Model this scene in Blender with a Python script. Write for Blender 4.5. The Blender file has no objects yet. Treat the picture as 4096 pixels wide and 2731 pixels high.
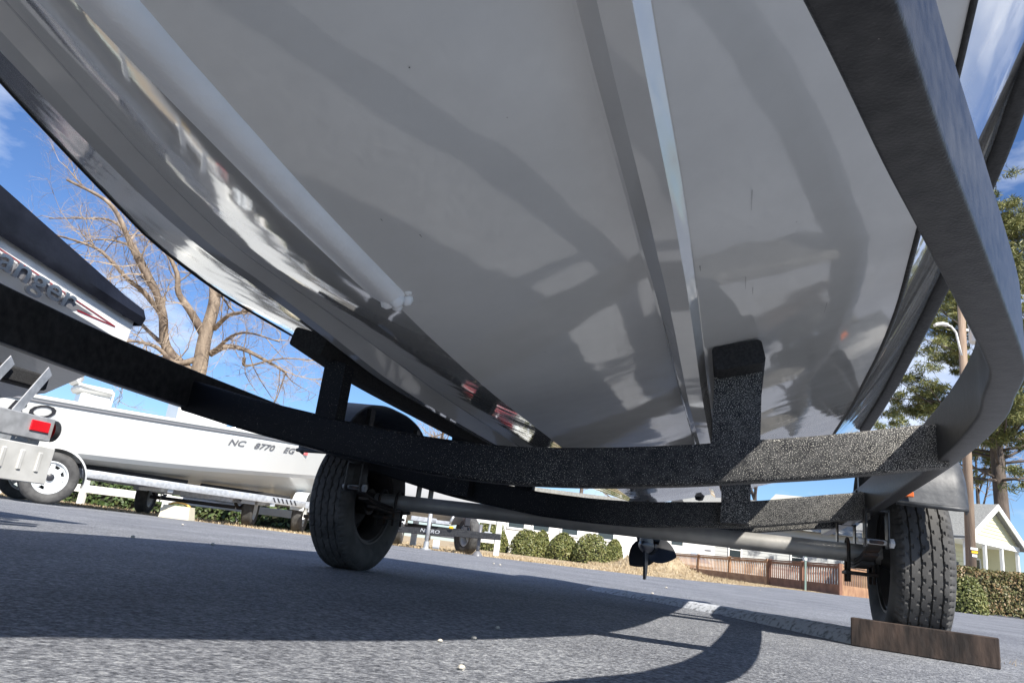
import bpy, math, random
from mathutils import Vector, Matrix, Quaternion
import numpy as np
random.seed(7); rng = np.random.default_rng(7)
SC = bpy.context.scene
COL = SC.collection
# ------------------------------------------------------------------ camera
YAW, PITCH, ROLL = 0.3273376, 0.2809284, -0.12485116
CAM = np.array([0.54423233, -3.06701571, 0.18110783]); FPX = 712.0
_f = np.array([-math.sin(YAW)*math.cos(PITCH), math.cos(YAW)*math.cos(PITCH), math.sin(PITCH)])
_r = np.array([math.cos(YAW), math.sin(YAW), 0.0]); _u = np.cross(_r, _f)
_c, _s = math.cos(ROLL), math.sin(ROLL)
CR, CU = _c*_r-_s*_u, _s*_r+_c*_u
cd = bpy.data.cameras.new('camera'); cam = bpy.data.objects.new('camera', cd); COL.objects.link(cam)
cd.sensor_width = 36; cd.lens = FPX/1024*36; cd.clip_start = .01; cd.clip_end = 3000
m = Matrix.Identity(4)
for i in range(3):
    m[i][0] = CR[i]; m[i][1] = CU[i]; m[i][2] = -_f[i]; m[i][3] = CAM[i]
cam.matrix_world = m
SC.camera = cam
# ------------------------------------------------------------------ world, sun, exposure
SUN = Vector((.78, -.74, .98)).normalized()
w = bpy.data.worlds.new('World'); SC.world = w; w.use_nodes = True
nt = w.node_tree; N = nt.nodes; L = nt.links; N.clear()
sky = N.new('ShaderNodeTexSky'); sky.sky_type = 'NISHITA'; sky.sun_disc = False
sky.sun_elevation = math.asin(SUN.z); sky.sun_rotation = math.atan2(SUN.x, SUN.y)
sky.air_density = 1.0; sky.dust_density = .1; sky.ozone_density = 2.5
tc = N.new('ShaderNodeTexCoord'); mp = N.new('ShaderNodeMapping'); mp.inputs['Scale'].default_value = (1.6, 1.6, 4.2)
nz = N.new('ShaderNodeTexNoise'); nz.inputs['Scale'].default_value = 1.9; nz.inputs['Detail'].default_value = 9; nz.inputs['Roughness'].default_value = .56
mp.inputs['Location'].default_value = (.35, .9, .2)
rp = N.new('ShaderNodeValToRGB'); rp.color_ramp.elements[0].position = .505; rp.color_ramp.elements[1].position = .74
rp.color_ramp.elements[0].color = (0, 0, 0, 1); rp.color_ramp.elements[1].color = (1, 1, 1, 1)
mx = N.new('ShaderNodeMixRGB'); mx.inputs[2].default_value = (9.4, 9.9, 10.8, 1)
hs = N.new('ShaderNodeMixRGB'); hs.blend_type = 'MULTIPLY'; hs.inputs['Fac'].default_value = 1; hs.inputs[2].default_value = (.76, .95, 1.25, 1)
bg = N.new('ShaderNodeBackground'); bg.inputs['Strength'].default_value = .072
out = N.new('ShaderNodeOutputWorld')
L.new(tc.outputs['Generated'], mp.inputs['Vector']); L.new(mp.outputs['Vector'], nz.inputs['Vector'])
L.new(nz.outputs['Fac'], rp.inputs['Fac']); L.new(rp.outputs['Color'], mx.inputs['Fac'])
L.new(sky.outputs['Color'], hs.inputs[1]); L.new(hs.outputs['Color'], mx.inputs[1])
L.new(mx.outputs['Color'], bg.inputs['Color']); L.new(bg.outputs['Background'], out.inputs['Surface'])
sd = bpy.data.lights.new('sun', 'SUN'); sd.energy = 5.0; sd.angle = math.radians(.53); sd.color = (1, .95, .87)
so = bpy.data.objects.new('sun', sd); COL.objects.link(so); so.rotation_euler = (-SUN).to_track_quat('-Z', 'Y').to_euler()
so.location = (20, -20, 30)
SC.view_settings.view_transform = 'Standard'; SC.view_settings.look = 'None'
SC.view_settings.gamma = 1; SC.view_settings.exposure = .80; SC.view_settings.use_curve_mapping = False
SC.render.engine = 'CYCLES'

# ------------------------------------------------------------------ helpers
RH = np.array([math.cos(YAW), math.sin(YAW)]); FH = np.array([-math.sin(YAW), math.cos(YAW)])
def VF(u, d, z=0.0):          # view-aligned ground frame: u right, d ahead of the camera, z up
    p = CAM[:2]+u*RH+d*FH
    return Vector((p[0], p[1], z))
def ray(x, y):                # photograph pixel (4096 wide) to direction
    x /= 4; y /= 4
    return _f+CR*(x-512)/FPX-CU*(y-341.4)/FPX
def pd(x, y, d):              # the (u, z) where a pixel's ray meets the upright plane d metres ahead
    r = ray(x, y); t = d/(r[0]*FH[0]+r[1]*FH[1]); p = r*t
    return (p[0]*RH[0]+p[1]*RH[1], p[2]+CAM[2])

MATS = {}
def nodes(name):
    m = bpy.data.materials.new(name); m.use_nodes = True
    return m, m.node_tree.nodes, m.node_tree.links, m.node_tree.nodes['Principled BSDF']
def pm(name, col, rough=.5, metal=0., col2=None, scale=8., detail=5, lo=.35, hi=.65, bump=0., bscale=60., coat=0., stretch=(1, 1, 1), spec=.5, bdist=.004, gen=False, rvar=0.):
    if name in MATS: return MATS[name]
    m, N, L, b = nodes(name)
    b.inputs['Base Color'].default_value = (*col, 1); b.inputs['Roughness'].default_value = rough; b.inputs['Metallic'].default_value = metal
    b.inputs['Coat Weight'].default_value = coat; b.inputs['Coat Roughness'].default_value = .04; b.inputs['Specular IOR Level'].default_value = spec
    tc = N.new('ShaderNodeTexCoord'); mp = N.new('ShaderNodeMapping'); mp.inputs['Scale'].default_value = stretch
    L.new(tc.outputs['Generated' if gen else 'Object'], mp.inputs['Vector'])
    if col2 is not None:
        n = N.new('ShaderNodeTexNoise'); n.inputs['Scale'].default_value = scale; n.inputs['Detail'].default_value = detail
        r = N.new('ShaderNodeValToRGB'); r.color_ramp.elements[0].position = lo; r.color_ramp.elements[1].position = hi
        r.color_ramp.elements[0].color = (*col, 1); r.color_ramp.elements[1].color = (*col2, 1)
        L.new(mp.outputs['Vector'], n.inputs['Vector']); L.new(n.outputs['Fac'], r.inputs['Fac']); L.new(r.outputs['Color'], b.inputs['Base Color'])
        if rvar:
            mr = N.new('ShaderNodeMapRange'); mr.inputs[3].default_value = rough; mr.inputs[4].default_value = rough+rvar
            L.new(n.outputs['Fac'], mr.inputs[0]); L.new(mr.outputs[0], b.inputs['Roughness'])
    if bump:
        n2 = N.new('ShaderNodeTexNoise'); n2.inputs['Scale'].default_value = bscale; n2.inputs['Detail'].default_value = 4
        bp = N.new('ShaderNodeBump'); bp.inputs['Strength'].default_value = bump; bp.inputs['Distance'].default_value = bdist
        L.new(mp.outputs['Vector'], n2.inputs['Vector']); L.new(n2.outputs['Fac'], bp.inputs['Height']); L.new(bp.outputs['Normal'], b.inputs['Normal'])
    MATS[name] = m
    return m

def speck_paint(name, base=(.008, .009, .012), dust_sun=(.27, .265, .255), spk=(.52, .50, .45), amount=.45, scale=480., rough=.5, sun_grow=.085, thr=.715, spec=.16, sun_graded=True):
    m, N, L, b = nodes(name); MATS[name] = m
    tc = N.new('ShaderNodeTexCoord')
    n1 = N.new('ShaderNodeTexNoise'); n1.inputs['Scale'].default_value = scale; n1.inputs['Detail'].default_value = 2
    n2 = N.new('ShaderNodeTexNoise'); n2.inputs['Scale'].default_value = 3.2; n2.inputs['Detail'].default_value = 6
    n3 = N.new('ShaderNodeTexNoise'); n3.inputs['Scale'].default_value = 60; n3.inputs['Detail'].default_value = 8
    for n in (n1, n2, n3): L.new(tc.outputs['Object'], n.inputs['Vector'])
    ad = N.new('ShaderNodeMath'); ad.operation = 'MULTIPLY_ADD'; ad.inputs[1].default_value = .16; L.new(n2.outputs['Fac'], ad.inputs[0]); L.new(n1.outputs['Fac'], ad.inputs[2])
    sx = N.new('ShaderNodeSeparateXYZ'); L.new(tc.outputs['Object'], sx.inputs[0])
    gx = N.new('ShaderNodeMath'); gx.operation = 'MULTIPLY_ADD'; gx.inputs[1].default_value = sun_grow; L.new(sx.outputs['X'], gx.inputs[0]); L.new(ad.outputs[0], gx.inputs[2])  # specks thicken toward +x, imitating sun on the right half
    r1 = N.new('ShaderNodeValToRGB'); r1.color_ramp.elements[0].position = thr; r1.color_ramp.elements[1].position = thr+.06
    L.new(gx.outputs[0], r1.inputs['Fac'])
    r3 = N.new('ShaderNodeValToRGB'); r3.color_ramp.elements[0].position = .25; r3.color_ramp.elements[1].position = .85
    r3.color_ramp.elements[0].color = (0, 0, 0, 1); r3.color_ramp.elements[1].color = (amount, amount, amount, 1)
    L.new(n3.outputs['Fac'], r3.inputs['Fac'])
    dg = N.new('ShaderNodeMath'); dg.operation = 'MULTIPLY_ADD'; dg.use_clamp = True; dg.inputs[1].default_value = 1.0 if sun_graded else 0.; dg.inputs[2].default_value = .10 if sun_graded else 1.  # dust tone fades out leftward, painting a sunlit right and shaded left half
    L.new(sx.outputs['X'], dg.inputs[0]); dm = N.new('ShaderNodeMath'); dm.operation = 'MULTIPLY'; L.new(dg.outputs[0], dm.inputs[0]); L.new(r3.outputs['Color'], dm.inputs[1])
    m1 = N.new('ShaderNodeMixRGB'); m1.inputs[1].default_value = (*base, 1); m1.inputs[2].default_value = (*dust_sun, 1); L.new(dm.outputs[0], m1.inputs['Fac'])
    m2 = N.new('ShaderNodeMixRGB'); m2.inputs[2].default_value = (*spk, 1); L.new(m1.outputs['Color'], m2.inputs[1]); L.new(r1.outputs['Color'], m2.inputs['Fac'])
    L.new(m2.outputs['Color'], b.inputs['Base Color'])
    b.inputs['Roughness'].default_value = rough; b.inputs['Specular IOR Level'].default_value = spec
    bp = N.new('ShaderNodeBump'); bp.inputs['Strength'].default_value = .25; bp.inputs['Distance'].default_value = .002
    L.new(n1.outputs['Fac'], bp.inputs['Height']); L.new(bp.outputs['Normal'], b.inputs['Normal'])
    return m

class MB:
    def __init__(s): s.v = []; s.f = []; s.mi = []; s.cur = 0
    def add(s, vs, fs):
        o = len(s.v); s.v.extend([tuple(map(float, p)) for p in vs]); s.f.extend([tuple(i+o for i in q) for q in fs]); s.mi.extend([s.cur]*len(fs)); return s
    def box(s, c, size, rot=None, ch=0.):
        hx, hy, hz = size[0]/2, size[1]/2, size[2]/2
        if ch <= 0:
            vs = [(x, y, z) for x in (-hx, hx) for y in (-hy, hy) for z in (-hz, hz)]
            fs = [(0, 1, 3, 2), (4, 6, 7, 5), (0, 4, 5, 1), (2, 3, 7, 6), (0, 2, 6, 4), (1, 5, 7, 3)]
        else:
            vs = []; idx = {}
            for sx in (-1, 1):
                for sy in (-1, 1):
                    for sz in (-1, 1):
                        for a in range(3):
                            d = [ch, ch, ch]; d[a] = 0
                            idx[(sx, sy, sz, a)] = len(vs); vs.append((sx*(hx-d[0]), sy*(hy-d[1]), sz*(hz-d[2])))
            fs = []
            for a in range(3):
                o = [i for i in range(3) if i != a]
                for sg in (-1, 1):
                    q = []
                    for s1, s2 in ((-1, -1), (1, -1), (1, 1), (-1, 1)):
                        k = [0, 0, 0]; k[a] = sg; k[o[0]] = s1; k[o[1]] = s2; q.append(idx[(*k, a)])
                    fs.append(tuple(q) if (sg == 1) != (a == 1) else tuple(q[::-1]))
                for s1 in (-1, 1):
                    for s2 in (-1, 1):
                        k1 = [0, 0, 0]; k1[a] = -1; k1[o[0]] = s1; k1[o[1]] = s2; k2 = list(k1); k2[a] = 1
                        q = [idx[(*k1, o[0])], idx[(*k1, o[1])], idx[(*k2, o[1])], idx[(*k2, o[0])]]
                        fs.append(tuple(q))
            for sx in (-1, 1):
                for sy in (-1, 1):
                    for sz in (-1, 1): fs.append(tuple(idx[(sx, sy, sz, a)] for a in range(3)))
        R = rot if rot is not None else Matrix.Identity(3)
        c = Vector(c)
        return s.add([c+R@Vector(v) for v in vs], fs)
    def tube(s, pts, r, n=8, caps=True):
        P = [Vector(p) for p in pts]; k = len(P)
        rr = r if hasattr(r, '__len__') else [r]*k
        vs = []; up = None
        for i in range(k):
            t = (P[min(i+1, k-1)]-P[max(i-1, 0)])
            if t.length < 1e-9: t = Vector((0, 0, 1))
            t.normalize()
            if up is None:
                up = Vector((0, 0, 1)) if abs(t.z) < .9 else Vector((1, 0, 0))
            a = up-t*up.dot(t)
            if a.length < 1e-4: a = t.orthogonal()
            a.normalize(); up = a; b = t.cross(a)
            for j in range(n):
                th = 2*math.pi*j/n; vs.append(P[i]+(a*math.cos(th)+b*math.sin(th))*rr[i])
        fs = [(i*n+j, i*n+(j+1) % n, (i+1)*n+(j+1) % n, (i+1)*n+j) for i in range(k-1) for j in range(n)]
        if caps: fs += [tuple(range(n))[::-1], tuple(range((k-1)*n, k*n))]
        return s.add(vs, fs)
    def sweep(s, pts, sec, up=(0, 0, 1), caps=True, side=None):
        P = [Vector(p) for p in pts]; k = len(P); n = len(sec); vs = []
        for i in range(k):
            t = (P[min(i+1, k-1)]-P[max(i-1, 0)]).normalized()
            if side is not None: a = Vector(side)
            else: a = t.cross(Vector(up)).normalized()
            b = a.cross(t).normalized() if side is None else Vector(up)
            for (x, y) in sec: vs.append(P[i]+a*x+b*y)
        fs = [(i*n+j, i*n+(j+1) % n, (i+1)*n+(j+1) % n, (i+1)*n+j) for i in range(k-1) for j in range(n)]
        if caps: fs += [tuple(range(n))[::-1], tuple(range((k-1)*n, k*n))]
        return s.add(vs, fs)
    def lathe(s, prof, n=32, axis='x', c=(0, 0, 0), closed=False):
        vs = []; k = len(prof); c = Vector(c)     # prof: (along axis, radius)
        for i in range(n):
            th = 2*math.pi*i/n
            for (a, r) in prof:
                p = {'x': (a, r*math.cos(th), r*math.sin(th)), 'y': (r*math.sin(th), a, r*math.cos(th)), 'z': (r*math.cos(th), r*math.sin(th), a)}[axis]
                vs.append(c+Vector(p))
        kk = k if closed else k-1
        fs = [(i*k+j, i*k+(j+1) % k, ((i+1) % n)*k+(j+1) % k, ((i+1) % n)*k+j) for i in range(n) for j in range(kk)]
        return s.add(vs, fs)
    def grid(s, rows, flip=False):
        n = len(rows[0]); vs = [p for r in rows for p in r]
        fs = [(i*n+j, i*n+j+1, (i+1)*n+j+1, (i+1)*n+j) for i in range(len(rows)-1) for j in range(n-1)]
        if flip: fs = [q[::-1] for q in fs]
        return s.add(vs, fs)
    def poly(s, pts): return s.add(pts, [tuple(range(len(pts)))])
    def extrude(s, poly, vec):
        n = len(poly); v = Vector(vec); A = [Vector(p) for p in poly]; B = [p+v for p in A]
        return s.add(A+B, [tuple(range(n))[::-1], tuple(range(n, 2*n))]+[(i, (i+1) % n, n+(i+1) % n, n+i) for i in range(n)])
    def mesh(s, name, mat, smooth=False):
        me = bpy.data.meshes.new(name); me.from_pydata(s.v, [], s.f)
        for q in (mat if isinstance(mat, (list, tuple)) else [mat]): me.materials.append(q)
        if any(s.mi): me.polygons.foreach_set('material_index', s.mi)
        if smooth is True: me.polygons.foreach_set('use_smooth', [True]*len(s.f))
        me.update()
        if smooth not in (True, False): me.shade_smooth() if False else smooth_angle(me, smooth)
        return me
    def build(s, name, mat, parent=None, smooth=False, loc=None):
        o = bpy.data.objects.new(name, s.mesh(name, mat, smooth)); COL.objects.link(o)
        if parent is not None: o.parent = parent
        if loc is not None: o.location = loc
        return o
def smooth_angle(me, deg):
    import bmesh
    bm = bmesh.new(); bm.from_mesh(me); bmesh.ops.recalc_face_normals(bm, faces=bm.faces)
    c = math.radians(deg)
    for f in bm.faces: f.smooth = True
    for e in bm.edges:
        if len(e.link_faces) == 2: e.smooth = e.calc_face_angle(0) < c
    bm.to_mesh(me); bm.free()
def tag(o, label, cat, group=None, kind=None):
    if label: o['label'] = label
    if cat: o['category'] = cat
    if group: o['group'] = group
    if kind: o['kind'] = kind
    return o
def thing(name, label, cat, loc=(0, 0, 0), rz=0., group=None):
    o = bpy.data.objects.new(name, None); COL.objects.link(o); o.location = loc; o.rotation_euler = (0, 0, rz); o.empty_display_size = .2
    return tag(o, label, cat, group)
def obj(name, me, parent=None, loc=(0, 0, 0), rot=(0, 0, 0), scale=None):
    o = bpy.data.objects.new(name, me); COL.objects.link(o); o.location = loc; o.rotation_euler = rot
    if scale is not None: o.scale = scale if hasattr(scale, '__len__') else (scale,)*3
    if parent is not None: o.parent = parent
    return o
def dup(root, loc, rz, label=None, group=None, scale=None):
    r = root.copy(); COL.objects.link(r); r.location = loc; r.rotation_euler = (0, 0, rz)
    if scale is not None: r.scale = (scale,)*3
    if label: r['label'] = label
    if group: r['group'] = group
    for ch in list(root.children):
        c = ch.copy(); COL.objects.link(c); c.parent = r
        for g in ch.children:
            d = g.copy(); COL.objects.link(d); d.parent = c
    return r
def rrect(w, h, r=.006, n=2):
    pts = []
    for cx, cy, a0 in ((w/2-r, h/2-r, 0), (-w/2+r, h/2-r, 90), (-w/2+r, -h/2+r, 180), (w/2-r, -h/2+r, 270)):
        for i in range(n+1):
            a = math.radians(a0+90*i/n); pts.append((cx+r*math.cos(a), cy+r*math.sin(a)))
    return pts
def catmull(pts, n):
    P = np.array(pts, float); P = np.vstack([2*P[0]-P[1], P, 2*P[-1]-P[-2]]); out = []
    for i in range(1, len(P)-2):
        for t in np.linspace(0, 1, n, endpoint=False):
            a, b, c, d = P[i-1], P[i], P[i+1], P[i+2]
            out.append(.5*((2*b)+(-a+c)*t+(2*a-5*b+4*c-d)*t*t+(-a+3*b-3*c+d)*t**3))
    out.append(P[-2]); return [tuple(p) for p in out]
def text_mesh(txt, size, depth=.004, shear=0., bevel=0.):
    cu = bpy.data.curves.new('lettering', 'FONT'); cu.body = txt; cu.size = size; cu.extrude = depth; cu.shear = shear; cu.bevel_depth = bevel; cu.resolution_u = 3
    cu.offset = size*.010; cu.align_x = 'CENTER'; cu.align_y = 'CENTER'
    o = bpy.data.objects.new('lettering', cu); COL.objects.link(o)
    dg = bpy.context.evaluated_depsgraph_get(); me = bpy.data.meshes.new_from_object(o.evaluated_get(dg))
    bpy.data.objects.remove(o); bpy.data.curves.remove(cu); return me
def text_part(txt, size, mat, parent, loc, xdir, zdir, depth=.003, shear=0., name='lettering', sx=1.):
    me = text_mesh(txt, size, depth, shear); me.materials.clear(); me.materials.append(mat)
    X = Vector(xdir).normalized(); Z = Vector(zdir).normalized(); Y = Z.cross(X)  # text plane: X right, Z up
    R = Matrix((X*sx, Z, X.cross(Z))).transposed()
    for v in me.vertices: v.co = R@v.co
    o = bpy.data.objects.new(name, me); COL.objects.link(o); o.parent = parent; o.location = loc
    return o

# ------------------------------------------------------------------ ground materials
def asphalt_mat():
    m, N, L, b = nodes('asphalt'); MATS['asphalt'] = m
    g = N.new('ShaderNodeNewGeometry')
    def noise(sc, det=4, rough=.6):
        n = N.new('ShaderNodeTexNoise'); n.inputs['Scale'].default_value = sc; n.inputs['Detail'].default_value = det; n.inputs['Roughness'].default_value = rough
        L.new(g.outputs['Position'], n.inputs['Vector']); return n
    n1 = noise(85, 6, .78); n2 = noise(1.1, 6, .65); n3 = noise(240, 2)
    v = N.new('ShaderNodeTexVoronoi'); v.inputs['Scale'].default_value = 150; L.new(g.outputs['Position'], v.inputs['Vector'])
    r1 = N.new('ShaderNodeValToRGB'); e = r1.color_ramp.elements; e[0].position = .36; e[0].color = (.04, .044, .055, 1); e[1].position = .66; e[1].color = (.44, .45, .465, 1)
    e = r1.color_ramp.elements.new(.5); e.color = (.19, .198, .22, 1)
    L.new(n1.outputs['Fac'], r1.inputs['Fac'])
    r2 = N.new('ShaderNodeValToRGB'); e = r2.color_ramp.elements; e[0].position = .3; e[0].color = (.66, .66, .68, 1); e[1].position = .72; e[1].color = (1.22, 1.22, 1.2, 1)
    L.new(n2.outputs['Fac'], r2.inputs['Fac'])
    mu = N.new('ShaderNodeMixRGB'); mu.blend_type = 'MULTIPLY'; mu.inputs['Fac'].default_value = 1; L.new(r1.outputs['Color'], mu.inputs[1]); L.new(r2.outputs['Color'], mu.inputs[2])
    r3 = N.new('ShaderNodeValToRGB'); e = r3.color_ramp.elements; e[0].position = .74; e[0].color = (0, 0, 0, 1); e[1].position = .78; e[1].color = (1, 1, 1, 1)
    L.new(n3.outputs['Fac'], r3.inputs['Fac'])
    mi = N.new('ShaderNodeMixRGB'); mi.inputs[2].default_value = (.5, .49, .46, 1); L.new(mu.outputs['Color'], mi.inputs[1]); L.new(r3.outputs['Color'], mi.inputs['Fac'])
    L.new(mi.outputs['Color'], b.inputs['Base Color']); b.inputs['Roughness'].default_value = .82
    ad = N.new('ShaderNodeMath'); L.new(n1.outputs['Fac'], ad.inputs[0]); L.new(v.outputs['Distance'], ad.inputs[1])
    bp = N.new('ShaderNodeBump'); bp.inputs['Strength'].default_value = .9; bp.inputs['Distance'].default_value = .005
    L.new(ad.outputs[0], bp.inputs['Height']); L.new(bp.outputs['Normal'], b.inputs['Normal'])
    return m
ASPH = asphalt_mat()
STRAW = pm('dry_grass', (.30, .22, .13), .9, col2=(.46, .37, .24), scale=3, detail=10, bump=.8, bscale=30, bdist=.03)
LINEP = pm('worn_white_paint', (.52, .545, .59), .8, col2=(.20, .21, .23), scale=55, detail=6, lo=.5, hi=.66, bump=.6, bscale=90)
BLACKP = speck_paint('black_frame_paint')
BLACKQ = speck_paint('black_rail_paint', amount=.20, scale=420, sun_grow=0., thr=.86, spec=.38, rough=.34, sun_graded=False)
GALV = pm('galvanised_steel', (.42, .43, .44), .48, .55, col2=(.58, .59, .6), scale=22, bump=.1, bscale=90)
CARPET = pm('bunk_carpet', (.012, .012, .013), .95, col2=(.03, .03, .031), scale=160, bump=.6, bscale=260)
RUBBER = pm('tyre_rubber', (.045, .044, .043), .78, col2=(.085, .083, .08), scale=14, detail=7, bump=.15, bscale=140)
DARKSTEEL = pm('dark_rusty_steel', (.03, .028, .027), .6, .3, col2=(.10, .055, .035), scale=18, detail=8, lo=.5, hi=.75)
FENDERM = pm('fender_plastic', (.028, .031, .036), .5, col2=(.065, .068, .072), scale=30, bump=.15, bscale=70)
# ------------------------------------------------------------------ ground
mb = MB(); mb.poly([(-400, -300, 0), (400, -300, 0), (400, 500, 0), (-400, 500, 0)])
tag(mb.build('ground', STRAW), None, None, kind='structure')
edge = [(-60, 13.5), (-30, 12.4), (-14, 11.6), (-6.4, 11.4), (-3.3, 11.6), (-1.24, 12.2), (.5, 12.6), (2.9, 13.6), (6.4, 18.2), (9.5, 24), (13, 27.0), (18, 33.5), (34, 48), (120, 130)]
pts = [VF(u, d, .004) for u, d in edge]+[VF(160, -60, .004), VF(-160, -60, .004)]
mb = MB(); mb.poly(pts[::-1]); tag(mb.build('parking_lot', ASPH), None, None, kind='structure')
# low rough strip of raised paving crossing the stall
mb = MB(); rg = catmull([(1.02, -.12), (.80, .26), (.56, .62), (.22, 1.0), (-.25, 1.40)], 12)
rows = []
for i, (x, y) in enumerate(rg):
    hh = .056*(1-.6*i/len(rg))+.0012*random.uniform(-1, 1); dx, dy = .57, .82
    rows.append([(x+dx*s*.085*(1+.06*random.uniform(-1, 1)), y+dy*s*.085, .003+hh*max(0, 1-abs(s)**2.6)+random.uniform(-.0008, .0008)) for s in (-1, -.8, -.55, -.25, 0, .25, .55, .8, 1)])
mb.grid(rows); tag(mb.build('raised_paving_strip', LINEP, smooth=True), None, None, kind='structure')

# ------------------------------------------------------------------ main boat hull
Yk = [(-4.32, 1.50), (-4.2, 1.27), (-3.9, 1.0), (-3.4, .775), (-3.0, .652), (-2.68, .595), (-2.53, .578), (-2.36, .561), (-2.09, .542), (-1.88, .528), (-1.49, .514), (-1.0, .511), (-.5, .508), (0, .507), (.6, .510), (1.2, .516)]
Xs = [(-4.32, .0), (-3.9, .13), (-3.4, .27), (-3.0, .325), (-2.68, .35), (-2.47, .36), (-2.06, .38), (-1.76, .383), (1.2, .39)]
Zs = [(-4.32, 1.50), (-3.9, 1.15), (-3.4, .985), (-3.0, .883), (-2.68, .795), (-2.47, .743), (-2.33, .712), (-2.14, .68), (-2.0, .665), (-1.76, .660), (-1.33, .645), (-1.0, .632), (0, .618), (1.2, .61)]
Zo = [(-4.32, 1.50), (-3.9, 1.17), (-3.4, 1.0), (-3.0, .893), (-2.68, .795), (-2.47, .737), (-2.06, .664), (-1.83, .645), (-1.66, .633), (-1.49, .617), (-1.27, .600), (-1.0, .592), (0, .585), (1.2, .60)]
Xc = [(-4.32, .02), (-3.9, .32), (-3.4, .56), (-3.0, .69), (-2.6, .765), (-2.23, .80), (-1.95, .815), (-1.785, .825), (-1.48, .85), (-1.25, .865), (-.9, .881), (-.5, .89), (1.2, .90)]
Zc = [(-4.32, 1.51), (-3.9, 1.34), (-3.4, 1.225), (-3.0, 1.12), (-2.6, 1.0), (-2.23, .893), (-1.95, .818), (-1.785, .782), (-1.48, .763), (-1.25, .763), (-.9, .770), (-.5, .766), (1.2, .765)]
Xg = [(-4.45, .0), (-4.32, .12), (-3.9, .52), (-3.4, .84), (-2.8, 1.06), (-2.3, 1.14), (-1.4, 1.17), (-.97, 1.195), (-.47, 1.2), (.46, 1.2), (1.2, 1.18)]
Zg = [(-4.45, 1.62), (-3.9, 1.58), (-3.4, 1.56), (-2.8, 1.54), (-2.3, 1.52), (-1.4, 1.47), (-.97, 1.40), (-.47, 1.29), (.46, 1.15), (1.2, 1.05)]
def smoothfn(tab):
    x = np.array([a for a, _ in tab]); y = np.array([b for _, b in tab])
    d = np.diff(y)/np.diff(x); mm = np.r_[d[0], np.where(d[:-1]*d[1:] > 0, 2*d[:-1]*d[1:]/(d[:-1]+d[1:]+1e-12), 0), d[-1]]
    def g(t):
        t = min(max(t, x[0]), x[-1]); i = min(max(int(np.searchsorted(x, t)-1), 0), len(x)-2); h = x[i+1]-x[i]; s = (t-x[i])/h
        return ((2*s**3-3*s**2+1)*y[i]+(s**3-2*s**2+s)*h*mm[i]+(-2*s**3+3*s**2)*y[i+1]+(s**3-s**2)*h*mm[i+1])
    return g
fk, fxs, fzs, fzo, fxc, fzc, fxg, fzg = map(smoothfn, (Yk, Xs, Zs, Zo, Xc, Zc, Xg, Zg))
YS = np.r_[np.linspace(-4.31, -3.4, 14), np.linspace(-3.3, 1.2, 60)]
def gelcoat():
    m, N, L, b = nodes('white_gelcoat'); MATS['white_gelcoat'] = m
    b.inputs['Base Color'].default_value = (.80, .80, .785, 1); b.inputs['Roughness'].default_value = .09; b.inputs['Coat Weight'].default_value = 1.; b.inputs['Coat Roughness'].default_value = .015
    b.inputs['Specular IOR Level'].default_value = .55
    tc = N.new('ShaderNodeTexCoord')
    n = N.new('ShaderNodeTexNoise'); n.inputs['Scale'].default_value = 2.3; n.inputs['Detail'].default_value = 3
    n2 = N.new('ShaderNodeTexNoise'); n2.inputs['Scale'].default_value = 320; n2.inputs['Detail'].default_value = 1
    n3 = N.new('ShaderNodeTexNoise'); n3.inputs['Scale'].default_value = 3; n3.inputs['Detail'].default_value = 8; n3.inputs['Roughness'].default_value = .7
    for q in (n, n2, n3): L.new(tc.outputs['Object'], q.inputs['Vector'])
    r = N.new('ShaderNodeValToRGB'); r.color_ramp.elements[0].position = .3; r.color_ramp.elements[0].color = (.52, .52, .51, 1); r.color_ramp.elements[1].position = .7; r.color_ramp.elements[1].color = (.60, .60, .59, 1)
    L.new(n3.outputs['Fac'], r.inputs['Fac']); L.new(r.outputs['Color'], b.inputs['Base Color'])
    bp = N.new('ShaderNodeBump'); bp.inputs['Strength'].default_value = .22; bp.inputs['Distance'].default_value = .03; L.new(n.outputs['Fac'], bp.inputs['Height'])
    bq = N.new('ShaderNodeBump'); bq.inputs['Strength'].default_value = .05; bq.inputs['Distance'].default_value = .0006; L.new(n2.outputs['Fac'], bq.inputs['Height']); L.new(bp.outputs['Normal'], bq.inputs['Normal'])
    L.new(bq.outputs['Normal'], b.inputs['Normal']); L.new(bq.outputs['Normal'], b.inputs['Coat Normal'])
    return m
GEL = gelcoat()
BLACKRUB = pm('black_rubber_trim', (.012, .012, .012), .5, col2=(.03, .03, .03), scale=40, bump=.5, bscale=120)
boat = thing('fishing_boat', 'white V-hull fishing boat resting on the black trailer, seen from below its bow', 'boat', (0, 0, 0))
hb = MB()
def lerp(a, b, n, bulge=0.):
    return [(a[0]+(b[0]-a[0])*t, a[1]+(b[1]-a[1])*t-bulge*4*t*(1-t)) for t in np.linspace(0, 1, n)]
SW, SD = .080, .012
def bulge(y): t = min(1, max(0, (-1.9-y)/.8)); return .006+.016*t*t*(3-2*t)*min(1, fxs(y)/.3)
def section(y):
    xs = fxs(y); s = min(1, xs/.3); k = (0, fk(y)); a = (xs, fzs(y)); c = (fxc(y), fzc(y)); o = (min(xs+SW*s, c[0]*.97), fzo(y)+.026*s); g = (fxg(y), max(fzg(y), c[1]+.02))
    if y < -4.2: g = (max(g[0], c[0]), g[1])
    return k, a, o, c, g
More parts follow.
